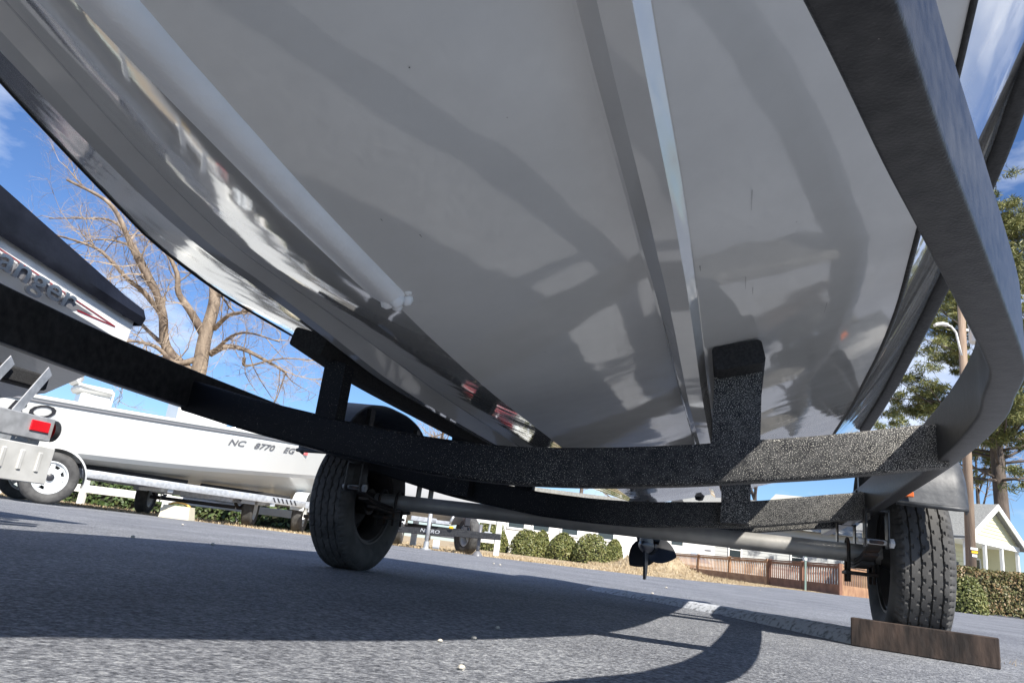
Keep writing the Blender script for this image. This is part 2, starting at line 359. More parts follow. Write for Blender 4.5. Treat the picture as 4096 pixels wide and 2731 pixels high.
for sg in (1, -1):
    A, B2, Bp, S2 = [], [], [], []
    for y in YS:
        k, a, o, c, g = section(y)
        A.append([(sg*x, y, z) for x, z in lerp(k, a, 9, bulge(y))])
        B2.append([(sg*x, y, z) for x, z in lerp(a, o, 2)])
        Bp.append([(sg*x, y, z) for x, z in lerp(o, c, 7, .004)])
        S2.append([(sg*x, y, z) for x, z in lerp(c, g, 7, .012)])
    for q in (A, B2, Bp, S2): hb.grid(q, flip=sg > 0)
hull = hb.build('hull', GEL, boat, smooth=True)
tb = MB()
k, a, o, c, g = section(1.2)
prof = [k, a, o, c, g]
tp = [(x, 1.2, z) for x, z in prof]+[(-x, 1.2, z) for x, z in prof[:0:-1]]
tb.add(tp, [tuple(range(len(tp)))]); tb.build('transom', GEL, boat)
dk = MB(); dk.grid([[(t*section(y)[4][0], y, section(y)[4][1]+.03*(1-t*t)) for t in np.linspace(-1, 1, 9)] for y in YS]); dk.build('deck', GEL, boat, smooth=True)
for sg in (1, -1):
    s = MB()
    I, J, K, O = [], [], [], []
    for y in YS[6:]:
        k, a, o, c, g = section(y); t = min(1, (y+3.95)/1.0); wd = o[0]-a[0]; zb = min(a[1], o[1])-SD*t
        I.append((sg*a[0], y, a[1]+.004)); zq = min(a[1]-SD*t, fzo(y)); J.append((sg*(a[0]+wd*.38), y, zq-.003)); K.append((sg*(a[0]+wd*.82), y, zq)); O.append((sg*o[0], y, o[1]+.004))
    for P, Q in ((I, J), (J, K), (K, O)): s.grid([[p, q] for p, q in zip(P, Q)], flip=sg > 0)
    s.poly([I[-1], J[-1], K[-1], O[-1]]); s.build('strake', GEL, boat, smooth=True)
    # thin black line along the chine
    s = MB(); s.tube([(sg*(section(y)[3][0]+.002), y, section(y)[3][1]+.002) for y in YS], .006, 6); s.build('chine_line', BLACKRUB, boat, smooth=True)
    # rub rail
    s = MB(); pth = [(sg*(section(y)[4][0]+.012), y, section(y)[4][1]+.005) for y in YS]
    s.sweep(pth, rrect(.05, .075, .012)); s.build('rub_rail', BLACKRUB, boat, smooth=50)
def hull_at(y, x):
    k, a, o, c, g = section(y)
    return (k[1]+(a[1]-k[1])*x/a[0]-bulge(y)*4*(x/a[0])*(1-x/a[0])) if x < a[0] else (o[1]+(c[1]-o[1])*(x-o[0])/(c[0]-o[0])-.004*4*((x-o[0])/(c[0]-o[0]))*(1-(x-o[0])/(c[0]-o[0])))
# keel guard: a strip stuck over the stem that ends with a ragged lump
kg = MB(); rows = []
for y in np.linspace(-4.1, -2.10, 40):
    rows.append([(x, y, hull_at(y, abs(x))-h_) for x, h_ in ((-.036, -.002), (-.032, .008), (-.015, .0115), (.004, .013), (.013, .013), (.021, .0095), (.0255, .004), (.027, -.002))])
kg.grid(rows); e = rows[-1]; kg.poly([(p[0], p[1], p[2]) for p in e]+[(e[-1][0], e[-1][1], e[-1][2]+.01), (e[0][0], e[0][1], e[0][2]+.01)])
KEELM = pm('keel_guard_plastic', (.74, .75, .76), .38, col2=(.66, .67, .68), scale=9, bump=.2, bscale=140)
kgo = kg.build('keel_guard', KEELM, boat, smooth=40)
lump = MB()
for (x, y, z, r) in ((.012, -2.10, -.006, .014), (.022, -2.085, -.002, .012), (-.006, -2.095, -.007, .012), (.03, -2.10, .004, .009), (.004, -2.078, -.005, .010)):
    sl = .33; lump.lathe([(-r, .0005), (-r*.7, r*.75), (0, r), (r*.6, r*.8), (r, .0005)], 8, 'z', (x, y, fk(y)+abs(x)*sl+z))
lump.build('adhesive_lump', KEELM, kgo, smooth=True)
# outboard
ENG = pm('outboard_black', (.010, .011, .013), .45)
om = MB()
ox = .01
om.box((ox, 1.42, .86), (.30, .36, .5), ch=.05); om.box((ox, 1.30, .62), (.16, .22, .3), ch=.03)
sec = []
for z, y0, y1, hw in ((.62, 1.34, 1.62, .045), (.46, 1.38, 1.68, .04), (.36, 1.40, 1.70, .035), (.30, 1.38, 1.76, .04)):
    sec.append([(ox+hw*math.sin(t)*1., (y0+y1)/2-(y1-y0)/2*math.cos(t), z) for t in np.linspace(0, 2*math.pi, 17)])
om.grid(sec)
om.box((ox, 1.58, .40), (.19, .36, .012), ch=.004)
om.lathe([(1.32, .001), (1.36, .016), (1.44, .034), (1.55, .044), (1.66, .04), (1.70, .034)], 16, 'y', (ox, 0, .298))
motor = om.build('outboard_motor', ENG, boat, smooth=35)
sk = MB(); sk.extrude([(ox-.006, 1.46, .27), (ox-.006, 1.66, .27), (ox-.006, 1.66, .14), (ox-.006, 1.60, .098), (ox-.006, 1.55, .10)], (.012, 0, 0)); sk.build('skeg', ENG, motor)
hubm = MB(); hubm.lathe([(1.70, .04), (1.74, .05), (1.80, .048), (1.83, .036), (1.83, .001)], 16, 'y', (ox, 0, .298)); hubm.build('propeller_hub', ENG, motor, smooth=40)
for a0 in (226, 346, 106):
    b = MB(); rows = []
    for t in np.linspace(0, 1, 9):
        r = .045+.13*t; wd = .095*math.sin(math.pi*min(1, .22+.78*t)**.8)+.004
        row = []
        for s_ in np.linspace(-1, 1, 7):
            an = math.radians(a0)+s_*wd/max(r, .06)
            row.append((ox+r*math.cos(an), 1.77+s_*wd*.55, .298+r*math.sin(an)))
        rows.append(row)
    b.grid(rows); b.build('propeller_blade', ENG, motor, smooth=True)
tr = MB(); tr.lathe([(-.03, .001), (-.025, .02), (0, .03), (.03, .03), (.045, .012), (.045, .001)], 12, 'z', (.33, 1.225, .60)); tr.box((.33, 1.215, .66), (.03, .02, .1)); tr.build('transducer', ENG, boat, smooth=40)

# small scuffs and chips on the gelcoat
SCUFF = pm('scuff', (.05, .05, .05), .7)
for (x, y, lx, ly) in ((.11, -2.24, .0012, .008), (.08, -2.30, .001, .006), (.55, -2.05, .0006, .05), (.545, -1.80, .0006, .05), (.558, -1.76, .0006, .03), (.20, -2.5, .0018, .0018), (.27, -2.38, .0012, .0012), (.16, -1.72, .008, .0008), (.70, -1.60, .0006, .05), (.30, -1.5, .012, .0008), (.62, -1.95, .0014, .0014), (.47, -1.9, .0012, .02)):
    s = MB(); s.poly([(px, py, hull_at(py, px)-.0008) for px, py in ((x-lx/2, y-ly/2), (x+lx/2, y-ly/2), (x+lx*.3, y+ly/2), (x, y+ly/2))]); s.build('scuff', SCUFF, hull)
# ------------------------------------------------------------------ main trailer
trailer = thing('boat_trailer', 'black steel boat trailer carrying the white V-hull fishing boat', 'trailer', (0, 0, 0))
RP = [(.05, -4.0), (.335, -3.35), (.495, -2.98), (.586, -2.765), (.643, -2.62), (.680, -2.53), (.7495, -2.36), (.818, -2.19), (.845, -2.11), (.868, -2.0), (.892, -1.89), (.914, -1.72), (.931, -1.53), (.945, -1.3), (.958, -1.0), (.972, -.6), (.982, -.2), (.985, .4), (.985, 1.15)]
rail_pts = catmull(RP, 6)
for sg in (1, -1):
    s = MB(); s.sweep([(sg*x, y, .4995) for x, y in rail_pts], rrect(.037, .105, .004, 3)); r_ = s.build('frame_rail', BLACKQ, trailer, smooth=35)
    for i, (yy, zz) in enumerate(((-.19, .515), (-.10, .53), (.02, .505))):
        q = MB(); q.box((sg*(.981-.0185), yy, zz), (.004, .022, .03), ch=.0015); q.build('slot_plug', BLACKRUB, r_)
tg = MB(); tg.box((0, -4.35, .5), (.08, .9, .105), ch=.008); tg.build('tongue', BLACKQ, trailer)
cp = MB(); cp.box((0, -4.85, .5), (.1, .16, .08), ch=.015); cp.build('coupler', GALV, trailer)
jk = MB(); jk.tube([(-.09, -4.3, .035), (-.09, -4.3, .8)], .028, 12); jk.lathe([(0, .09), (.02, .09), (.03, .04)], 16, 'z', (-.09, -4.3, .004)); jk.build('tongue_jack', GALV, trailer, smooth=40)
ws = MB(); ws.box((0, -4.28, .95), (.08, .06, .85), ch=.008); ws.box((0, -4.3, 1.3), (.16, .1, .1), ch=.01); ws.build('winch_stand', BLACKQ, trailer)
def cross(tab, y, h, d, xr, name='crossmember'):
    g = smoothfn([(-x, z) for x, z in tab[::-1] if x > 0]+list(tab)); s = MB()
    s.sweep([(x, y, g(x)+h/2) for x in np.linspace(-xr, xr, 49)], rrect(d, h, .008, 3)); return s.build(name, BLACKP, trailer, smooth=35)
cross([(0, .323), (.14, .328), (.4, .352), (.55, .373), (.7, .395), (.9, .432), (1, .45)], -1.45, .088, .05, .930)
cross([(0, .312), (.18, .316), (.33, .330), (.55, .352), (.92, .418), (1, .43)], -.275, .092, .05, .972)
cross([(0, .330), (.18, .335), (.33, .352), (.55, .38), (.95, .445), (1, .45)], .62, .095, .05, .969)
def hullz(y, x):
    k, a, o, c, g = section(y)
    if x < a[0]: return k[1]+(a[1]-k[1])*x/a[0]
    return o[1]+(c[1]-o[1])*(x-o[0])/(c[0]-o[0])
BX = .535
for sg in (1, -1):
    sl = math.radians(13)
    ca, sa = math.cos(sl), math.sin(sl)
    s = MB(); pth = [(sg*BX, y, hullz(y, BX)-.033) for y in np.linspace(-1.53, 1.1, 30)]
    sec = [(sg*(x*ca-z*sa), x*sa+z*ca) for x, z in rrect(.105, .052, .009, 3)]
    s.sweep(pth, sec, side=(1, 0, 0)); s.build('bunk_board', CARPET, trailer, smooth=40)
    for y0, yh, zb in ((-1.45, .046, .43), (-.326, .05, .36), (.62, .046, .42)):
        zt = hullz(y0, BX)-.05
        xc, hw = (.478, .031) if (sg < 0 and y0 < -1) else (BX, .050); zt += math.tan(math.radians(13))*(xc-BX)
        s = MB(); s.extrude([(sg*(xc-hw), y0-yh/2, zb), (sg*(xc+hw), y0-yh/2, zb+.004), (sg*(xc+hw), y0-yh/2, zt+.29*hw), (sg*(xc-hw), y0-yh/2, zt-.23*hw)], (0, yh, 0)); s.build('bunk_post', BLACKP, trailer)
axm = MB(); axm.tube([(-1.06, 0, .322), (1.06, 0, .322)], .034, 24); axm.build('axle', pm('axle_steel', (.30, .295, .28), .45, .35, col2=(.40, .39, .37), scale=12, detail=8, bump=.15, bscale=80), trailer, smooth=40)
for sg in (1, -1):
    X = sg*.985
    for y0 in (-.36, .36):
        s = MB()
        for dx in (-.034, .034): s.box((X+dx, y0, .392), (.006, .055, .125), ch=.002)
        s.box((X, y0, .4485), (.074, .055, .006)); hg = s.build('spring_hanger', BLACKQ, trailer)
        b_ = MB(); b_.tube([(X-.055, y0, .348), (X+.055, y0, .348)], .009, 8); b_.lathe([(-.006, .0), (-.006, .017), (.006, .017), (.006, 0)], 6, 'x', (X+.046, y0, .348)); b_.build('hanger_bolt', GALV, hg)
    s = MB()
    for j, ln in enumerate((.37, .27, .18)):
        pts = [(X, t*ln, .348-.052*(1-(t*ln/.37)**2)-.012*j) for t in np.linspace(-1, 1, 17)]
        s.sweep(pts, rrect(.045, .0105, .003, 1))
    s.build('leaf_spring', DARKSTEEL, trailer, smooth=40)
    s = MB(); s.box((X, 0, .248), (.11, .12, .012), ch=.003); pl = s.build('spring_plate', DARKSTEEL, trailer)
    for dx in (-.042, .042):
        b_ = MB(); arc = [(X+dx, -.042, .215), (X+dx, -.042, .33)]+[(X+dx, -.042*math.cos(t), .33+.042*math.sin(t)) for t in np.linspace(.3, math.pi-.3, 7)]+[(X+dx, .042, .33), (X+dx, .042, .215)]
        b_.tube(arc, .006, 7); b_.build('u_bolt', DARKSTEEL, pl, smooth=True)

def tyre(R, tw, sw, rim, nseg=252, grooves=4, fine=True):
    """one tyre about the x axis, tread blocks and sipes cut into the surface"""
    mb = MB(); nu = 57; rows = []
    us = np.linspace(-1, 1, nu)
    gp = np.linspace(-.62, .62, grooves)
    for i in range(nseg):
        th = 2*math.pi*i/nseg; m7 = i % 7; zig = .013*(1 if m7 < 3 else -1); row = []
        hz = sw/2; hr = R-rim
        for (fx, fr) in ((-.62, .0), (-.80, .12), (-.97, .38), (-1.0, .52), (-.96, .72), (-.88, .86)): row.append((fx*hz, rim+hr*fr))
        for u in us:
            d = 0.
            if fine:
                for g in gp:
                    if abs(u-g-zig) < .026: d = .008
                    elif 0 < (u-g-zig-.026) < .10 and m7 == 1: d = .006
                    elif -.10 < (u-g-zig+.026) < 0 and m7 == 4: d = .006
                if abs(u) > .84 and m7 in (2, 5): d = .006
            row.append((u*tw/2, R-d-.006*abs(u)**6-.012*max(0, abs(u)-.92)/.08*.5))
        for (fx, fr) in ((.88, .86), (.96, .72), (1.0, .52), (.97, .38), (.80, .12), (.62, .0)): row.append((fx*hz, rim+hr*fr))
        rows.append([(a, r*math.cos(th), r*math.sin(th)) for a, r in row])
    k = len(rows[0]); vs = [p for r in rows for p in r]
    fs = [(i*k+j, ((i+1) % nseg)*k+j, ((i+1) % nseg)*k+j+1, i*k+j+1) for i in range(nseg) for j in range(k-1)]
    return mb.add(vs, fs)
TYRE = tyre(.31, .158, .196, .178).mesh('tyre', RUBBER, 32)
def rim_mesh(R, w, mat, n=40):
    s = MB(); s.lathe([(-w/2, R+.004), (-w/2, R+.016), (-w/2+.008, R+.016), (-w/2+.012, R-.004), (-w*.25, R-.02), (-w*.1, R-.03), (w*.2, R-.03), (w/2-.02, R-.014), (w/2-.008, R+.012), (w/2, R+.014), (w/2, R-.002), (w*.3, R-.02), (w*.18, R-.045), (w*.10, R*.62), (w*.16, R*.42), (w*.26, .06), (w*.26, .001)], n, 'x')
    return s.mesh('rim', mat, 40)
RIMD = rim_mesh(.178, .15, pm('dark_wheel_steel', (.03, .03, .032), .5, .4, col2=(.07, .06, .055), scale=9))
HUBM = MB().lathe([(-.09, .03), (-.05, .045), (-.05, .06), (.02, .06), (.03, .04), (.06, .04), (.07, .001)], 20, 'x').mesh('hub', DARKSTEEL, 40)
for sg in (1, -1):
    wv = obj('wheel', TYRE, trailer, (sg*1.144, 0, .3115), (.2, 0, 0)); 
    rm = obj('rim', RIMD, wv, rot=(0, 0, 0 if sg > 0 else math.pi)); obj('hub', HUBM, wv, rot=(0, 0, 0 if sg > 0 else math.pi))
    # fender: rolled arch with an outer skirt and a front lip
    s = MB(); arch = [(-.47, .475), (-.45, .57), (-.385, .655), (-.28, .715), (-.14, .745), (0, .75), (.14, .745), (.28, .715), (.385, .655), (.45, .57), (.47, .475)]
    arch = catmull(arch, 4); x0, x1, t = 1.028, 1.245, .006
    secx = [(x0, -.004), (x1-.05, 0), (x1-.018, -.01), (x1-.004, -.035), (x1, -.075)]
    rows = []
    for (y, z) in arch:
        n_ = Vector((0, y, (z-.40)*1.3)).normalized()
        rows.append([(sg*x, y+n_.y*dz, z+n_.z*dz) for x, dz in secx])
    rows2 = []
    for (y, z) in arch:
        n_ = Vector((0, y, (z-.40)*1.3)).normalized()
        rows2.append([(sg*(x-.004), y+n_.y*(dz-t), z+n_.z*(dz-t)) for x, dz in secx])
    s.grid(rows, flip=sg < 0); s.grid(rows2, flip=sg > 0)
    for i in (0, len(rows)-1): s.add(rows[i]+rows2[i], [(j, j+1, j+6, j+5) for j in range(4)])
    for j in (0, 4): s.add([r[j] for r in rows]+[r[j] for r in rows2], [(i, i+1, len(rows)+i+1, len(rows)+i) for i in range(len(rows)-1)])
    fd = s.build('fender', FENDERM, trailer, smooth=50)
    lip = MB(); lip.tube([(sg*x0, -.468, .472), (sg*(x1-.05), -.47, .468), (sg*(x1-.015), -.46, .47)], .008, 6); lip.build('front_lip', FENDERM, fd, smooth=True)
    [MB().box((sg*1.03, yy, .60), (.02, .04, .2)).build('fender_bracket', BLACKQ, trailer) for yy in (-.25, .25)]
    if sg > 0:
        mk = MB(); mk.box((1.06, -.478, .50), (.035, .008, .018), ch=.003); mk.build('marker_light', pm('orange_lens', (.55, .12, .02), .2), fd)

# ------------------------------------------------------------------ wooden block
WOOD = pm('weathered_wood', (.017, .012, .010), .8, col2=(.085, .056, .042), scale=16, detail=10, stretch=(1.4, 3, .45), bump=.9, bscale=40, lo=.38, hi=.8)
a = Vector((.925, -.200, 0)); b = Vector((1.335, -.315, 0)); ln = (b-a).length; ang = math.atan2(b.y-a.y, b.x-a.x)
wb = MB()
wb.box((ln/2, .02, .0505), (ln, .038, .092), ch=.003)
o = wb.build('wood_block', WOOD); o.location = (a.x, a.y, .0); o.rotation_euler = (0, 0, ang)
tag(o, 'dark weathered wooden plank block on edge chocking the tyre of the black trailer', 'wood block')
# ------------------------------------------------------------------ shared background materials
WGEL = pm('bright_white_gelcoat', (.66, .66, .63), .25, coat=.4)
CREAM = pm('cream_gelcoat', (.74, .72, .64), .25, coat=.5)
GREYB = pm('grey_stripe', (.16, .16, .17), .4)
DKGREY = pm('dark_lettering', (.03, .03, .035), .4)
CHROME = pm('chrome', (.62, .62, .64), .16, 1.)
REDV = pm('red_vinyl', (.26, .015, .025), .4)
REDL = pm('red_lens', (.62, .012, .02), .15, coat=.5)
TARP = pm('black_tarp', (.008, .009, .013), .38, col2=(.016, .018, .026), scale=6, bump=.35, bscale=9, bdist=.02, spec=.2)
PLATE = pm('bright_plate', (.62, .62, .60), .4, .15, col2=(.5, .5, .48), scale=12)
WHITEP = pm('white_vinyl', (.80, .80, .78), .5)
YELLOWL = pm('yellow_plastic', (.75, .45, .02), .4)
SEATM = pm('seat_vinyl', (.62, .61, .57), .5)
TANM = pm('tan_plastic', (.62, .57, .44), .5)
ORNG = pm('orange_handle', (.72, .42, .10), .5)
WWHEEL = pm('white_wheel_steel', (.68, .70, .70), .35, .1)
GLASS = pm('dark_window_glass', (.03, .04, .045), .08, coat=.3)
# ------------------------------------------------------------------ neighbouring boat on its trailer
NX, NS = -3.75, -.2          # centre line and stern
nb = thing('covered_boat', 'white boat with black cover and raised chrome lettering, stern toward the big bare tree', 'boat', (NX, NS, 0))
def nsec(t):                 # t metres forward of the stern
    rise = .155*min(t, 1.6)+.06*max(0, t-1.6); nar = max(0., 1-(max(0, t-3.0)/2.6)**2)
    return [(0, .58+rise+.25*max(0, t-3)**2*.3), (.71*nar, .68+rise*1.0), (1.0*nar, .81+rise), (1.165*nar, .975+rise), (1.18*nar, 1.115+rise)]
T = np.linspace(0, 5.5, 34); s = MB()
for sg in (1, -1):
    for a in range(4):
        s.grid([[(sg*nsec(t)[a][0], -t, nsec(t)[a][1]), (sg*nsec(t)[a+1][0], -t, nsec(t)[a+1][1])] for t in T])
P0 = nsec(0); s.poly([(x, 0, z) for x, z in P0]+[(-x, 0, z) for x, z in P0[:0:-1]]); s.build('hull', pm('sparkling_white_gelcoat', (.80, .79, .76), .2, coat=.6, bump=.5, bscale=26, bdist=.01, stretch=(1, .5, 1)), nb, smooth=20)
s = MB(); rows = []
for t in np.linspace(-.03, 5.3, 40):
    g = nsec(max(t, 0)); gx, gz = g[4]; pk = .05+.34*min(1, max(0, t)/1.1)**.8; lp_ = .062+.14*min(1, max(0, t)/1.1)
    rows.append([(x*gx, -t, z+gz) for x, z in ((1.02, -.03), (1.035, .012), (1.01, lp_), (.72, lp_+pk*.42), (.4, lp_+pk*.8), (0, lp_+pk), (-.4, lp_+pk*.8), (-.72, lp_+pk*.42), (-1.01, lp_), (-1.035, .012), (-1.02, -.03))])
s.grid(rows); r0 = rows[0]; s.poly(r0); s.build('cover', TARP, nb, smooth=40)
def nside(t, f):             # point on the flared topside, f from the gunwale down
    p = nsec(t); a, b = p[4], p[3]; return Vector((a[0]+(b[0]-a[0])*f+.003, -t, a[1]+(b[1]-a[1])*f))
def quadstrip(mat, name, pts, par):
    q = MB(); q.poly([nside(t, f) for t, f in pts]); return q.build(name, mat, par)
quadstrip(REDV, 'red_stripe', [(1.5, .31), (.10, .64), (.10, .675), (1.5, .345)], nb)
quadstrip(REDV, 'red_stripe', [(.34, .86), (.12, .66), (.10, .675), (.33, .90)], nb)
quadstrip(GREYB, 'grey_panel', [(1.5, .42), (.24, .72), (.33, .84), (.36, .98), (1.5, .98)], nb)
up = (nside(.6, 0)-nside(.6, 1)).normalized(); fw = (nside(.2, .6)-nside(1.2, .6)).normalized()
lt = text_part('Ranger', .15, CHROME, nb, nside(.64, .72)+Vector((.008, 0, 0)), fw, up, .007, .12, 'raised_lettering', 1.25)
quadstrip(GREYB, 'grey_stripe', [(5, .10), (.06, .10), (.06, .15), (5, .15)], nb)
nt_ = thing('neighbour_trailer', 'galvanised boat trailer with red side reflector under the black-covered boat', 'trailer', (NX, NS, 0))
for sg in (1, -1):
    rl = MB(); rl.box((sg*1.14, -2.6, .455), (.06, 4.66, .108), ch=.004); ro = rl.build('side_rail', GALV, nt_)
    if sg > 0:
        MB().box((1.174, -.345, .462), (.008, .10, .05), ch=.003).build('red_reflector', REDL, ro)
        MB().box((1.173, -.66, .445), (.004, .07, .045)).build('warning_sticker', DKGREY, ro)
        MB().box((1.1735, -.66, .462), (.0045, .066, .012)).build('sticker_header', YELLOWL, ro)
        MB().lathe([(0, .048), (.03, .046), (.045, .03), (.05, .001)], 18, 'y', (1.14, -.27, .455)).build('tail_lamp', REDL, nt_, smooth=40)
        MB().lathe([(-.01, .05), (.02, .052), (.022, .046)], 18, 'y', (1.14, -.265, .455)).build('lamp_housing', BLACKRUB, nt_, smooth=40)
    MB().box((sg*.98, -1.7, .685), (.1, 2.9, .075), ch=.01).build('bunk_board', CARPET, nt_)
    for yy in (-.29, -.49, -.95, -1.6):
        q = MB(); q.sweep([(sg*1.12, yy-.16, .50), (sg*1.06, yy, .74)], rrect(.006, .055, .002, 1)); q.build('bunk_bracket', GALV, nt_)
    pl = MB(); pl.box((sg*1.19, -.50, .29), (.012, .50, .17), ch=.004)
    po = pl.build('step_plate', PLATE, nt_)
    for i in range(5):
        MB().box((sg*1.198, -.32-i*.09, .30), (.010, .022, .09), ch=.004).build('pressed_rib', PLATE, po)
    MB().box((sg*1.0, -.9, .33), (.2, .8, .2), ch=.02).build('fender_box', BLACKQ, nt_)
for yy in (-.3, -1.4, -2.8):
    MB().box((0, yy, .40), (2.22, .06, .09), ch=.005).build('crossmember', GALV, nt_)
MB().tube([(-1.0, -2.0, .30), (1.0, -2.0, .30)], .035, 12).build('axle', GALV, nt_)
WHEELM2 = tyre(.31, .15, .19, .178, 96, 4, False).mesh('tyre', RUBBER, True)
RIMW = rim_mesh(.178, .15, WWHEEL)
for sg in (1, -1):
    wv = obj('wheel', WHEELM2, nt_, (sg*1.0, -2.0, .311)); obj('rim', RIMW, wv, rot=(0, 0, 0 if sg > 0 else math.pi))
# ------------------------------------------------------------------ far white boat with registration number
FA = math.radians(40)
fb = thing('registered_boat', 'white centre console boat with grey registration number near its bow', 'boat', VF(-6.91, 10.24), YAW+FA)
def fsec(t):                  # t metres forward of the stern, half section
    f = max(0., t/5.7); nar = (1-max(0, (f-.45)/.55)**2.2); nk = (1-max(0, (f-.5)/.5)**1.8)
    kz = .46+.03*f+.75*max(0, (f-.72)/.28)**2
    cz = .70+.42*f**1.6; gz = 1.36+.12*f+.12*f*f
    return [(0, kz), (.86*nk, max(cz-.06, kz+.02)), (.93*nk, cz), (1.12*nar, gz-.14), (1.13*nar+.0, gz)]
T = np.linspace(-.9, 5.68, 46); s = MB()
for sg in (1, -1):
    for a in range(4):
        s.grid([[(t, sg*fsec(t)[a][0]*(1-q)+sg*fsec(t)[a+1][0]*q, fsec(t)[a][1]*(1-q)+fsec(t)[a+1][1]*q) for q in (0, .5, 1)] for t in T])
P0 = fsec(0); s.poly([(-.9, x, z) for x, z in P0]+[(-.9, -x, z) for x, z in P0[:0:-1]]); s.build('hull', WGEL, fb, smooth=24)
s = MB(); s.grid([[(t, y*fsec(t)[4][0], fsec(t)[4][1]+.01) for y in np.linspace(-1, 1, 5)] for t in T]); s.build('deck', WGEL, fb)
for sg in (1, -1):
    s = MB(); s.sweep([(t, sg*(fsec(t)[4][0]+.012), fsec(t)[4][1]-.02) for t in T], rrect(.03, .05, .01)); s.build('gunwale', WGEL, fb, smooth=50)
    s = MB(); s.sweep([(t, sg*(fsec(t)[4][0]+.008), fsec(t)[4][1]-.075) for t in T], rrect(.02, .028, .006)); s.build('rub_rail', GREYB, fb, smooth=50)
    s = MB(); s.tube([(t, sg*(fsec(t)[2][0]+.004), fsec(t)[2][1]+.05) for t in T], .012, 6); s.build('spray_rail', WGEL, fb, smooth=True)
def fside(t, f):              # near topside, f from gunwale (0) to chine (1)
    p = fsec(t); a, b = p[3], p[2]; return Vector((t, -(a[0]+(b[0]-a[0])*f)-.006, a[1]+(b[1]-a[1])*f))
def fmark(txt, t, f, size, mat, sx=1., shear=0., name='lettering'):
    u_ = (fside(t, f-.2)-fside(t, f+.2)).normalized(); w_ = (fside(t+.4, f)-fside(t-.4, f)).normalized()
    return text_part(txt, size, mat, fb, fside(t, f), w_, u_, .002, shear, name, sx)
fmark('NC', 2.82, .16, .13, GREYB, 1.35, .2, 'registration_number')
fmark('8770', 3.28, .16, .13, GREYB, 1.35, .2, 'registration_number')
fmark('EG', 3.74, .16, .13, GREYB, 1.35, .2, 'registration_number')
fmark('RO', .05, .13, .26, DKGREY, 1.5, .25, 'stern_lettering')
q = MB(); q.box(fside(4.08, .16), (.08, .004, .06)); q.build('validation_sticker', pm('pink_sticker', (.6, .12, .12), .5), fb)
# seat and console
s = MB(); s.box((.85, -.25, 1.66), (.5, .5, .12), ch=.04); se = s.build('seat', SEATM, fb, smooth=40)
s = MB(); s.box((.56, -.25, 1.93), (.13, .5, .46), rot=Matrix.Rotation(-.25, 3, 'Y'), ch=.05); s.build('backrest', SEATM, se, smooth=40)
s = MB(); s.tube([(.55, -.52, 2.0), (.53, -.53, 1.8), (.62, -.53, 1.70), (.85, -.53, 1.67), (1.08, -.53, 1.66), (1.08, -.53, 1.45)], .018, 7); s.build('seat_frame', WHITEP, se, smooth=True)
s = MB(); s.box((.88, -.25, 1.50), (.4, .42, .22), ch=.02); s.build('seat_base', WGEL, se)
s = MB(); s.box((2.45, -.1, 1.62), (.8, .7, .42), ch=.05); s.build('console', WGEL, fb, smooth=40)
for sg in (1, -1):
    s = MB(); s.tube([(2.6, sg*.9, 1.5), (2.75, sg*.92, 1.62), (4.2, sg*.72, 1.74), (5.0, sg*.35, 1.8)], .014, 6); s.build('grab_rail', CHROME, fb, smooth=True)
s = MB(); s.tube([(2.30, -.1, 1.80), (2.30, -.1, 2.30)], .035, 10); s.build('rod_holder', CHROME, fb, smooth=True)
s = MB(); s.tube([(-.05, -.6, 1.36), (-.08, -.6, 1.72)], .03, 8); s.tube([(.03, -.5, 1.36), (.06, -.5, 1.70)], .03, 8); s.build('rod_rack', DKGREY, fb, smooth=True)
s = MB(); s.box((-1.2, 0, 1.15), (.5, .5, .9), ch=.1); s.build('outboard_motor', ENG, fb, smooth=40)
ft = thing('galvanised_trailer', 'galvanised trailer with white spoked wheel under the white registered boat', 'trailer', VF(-6.91, 10.24), YAW+FA)
TY2 = tyre(.345, .16, .21, .20, 72, 4, False).mesh('tyre', RUBBER, True)
rs = MB(); w_ = .16; rs.lathe([(-w_/2, .204), (-w_/2, .216), (-w_/2+.01, .20), (-.02, .17), (.02, .17), (w_/2-.02, .186), (w_/2, .214), (w_/2, .198), (w_/2-.03, .182), (w_/2-.035, .165)], 40, 'y')
rs.mesh
RIMS = rs.mesh('rim', WWHEEL, 40)
dsc = MB()
for i in range(8):           # spoke fingers
    a0 = 2*math.pi*i/8
    dsc.extrude([(r*math.cos(a0+da), .05, r*math.sin(a0+da)) for r, da in ((.11, -.30), (.178, -.14), (.178, .14), (.11, .30))], (0, .012, 0))
dsc.lathe([(.05, .05), (.05, .125), (.065, .125), (.07, .06), (.085, .05)], 32, 'y')
SPK = dsc.mesh('spoke_disc', WWHEEL)
HUB2 = MB().lathe([(.0, .05), (.09, .05), (.10, .035), (.10, .001)], 16, 'y').mesh('hub_cap', DKGREY, 40)
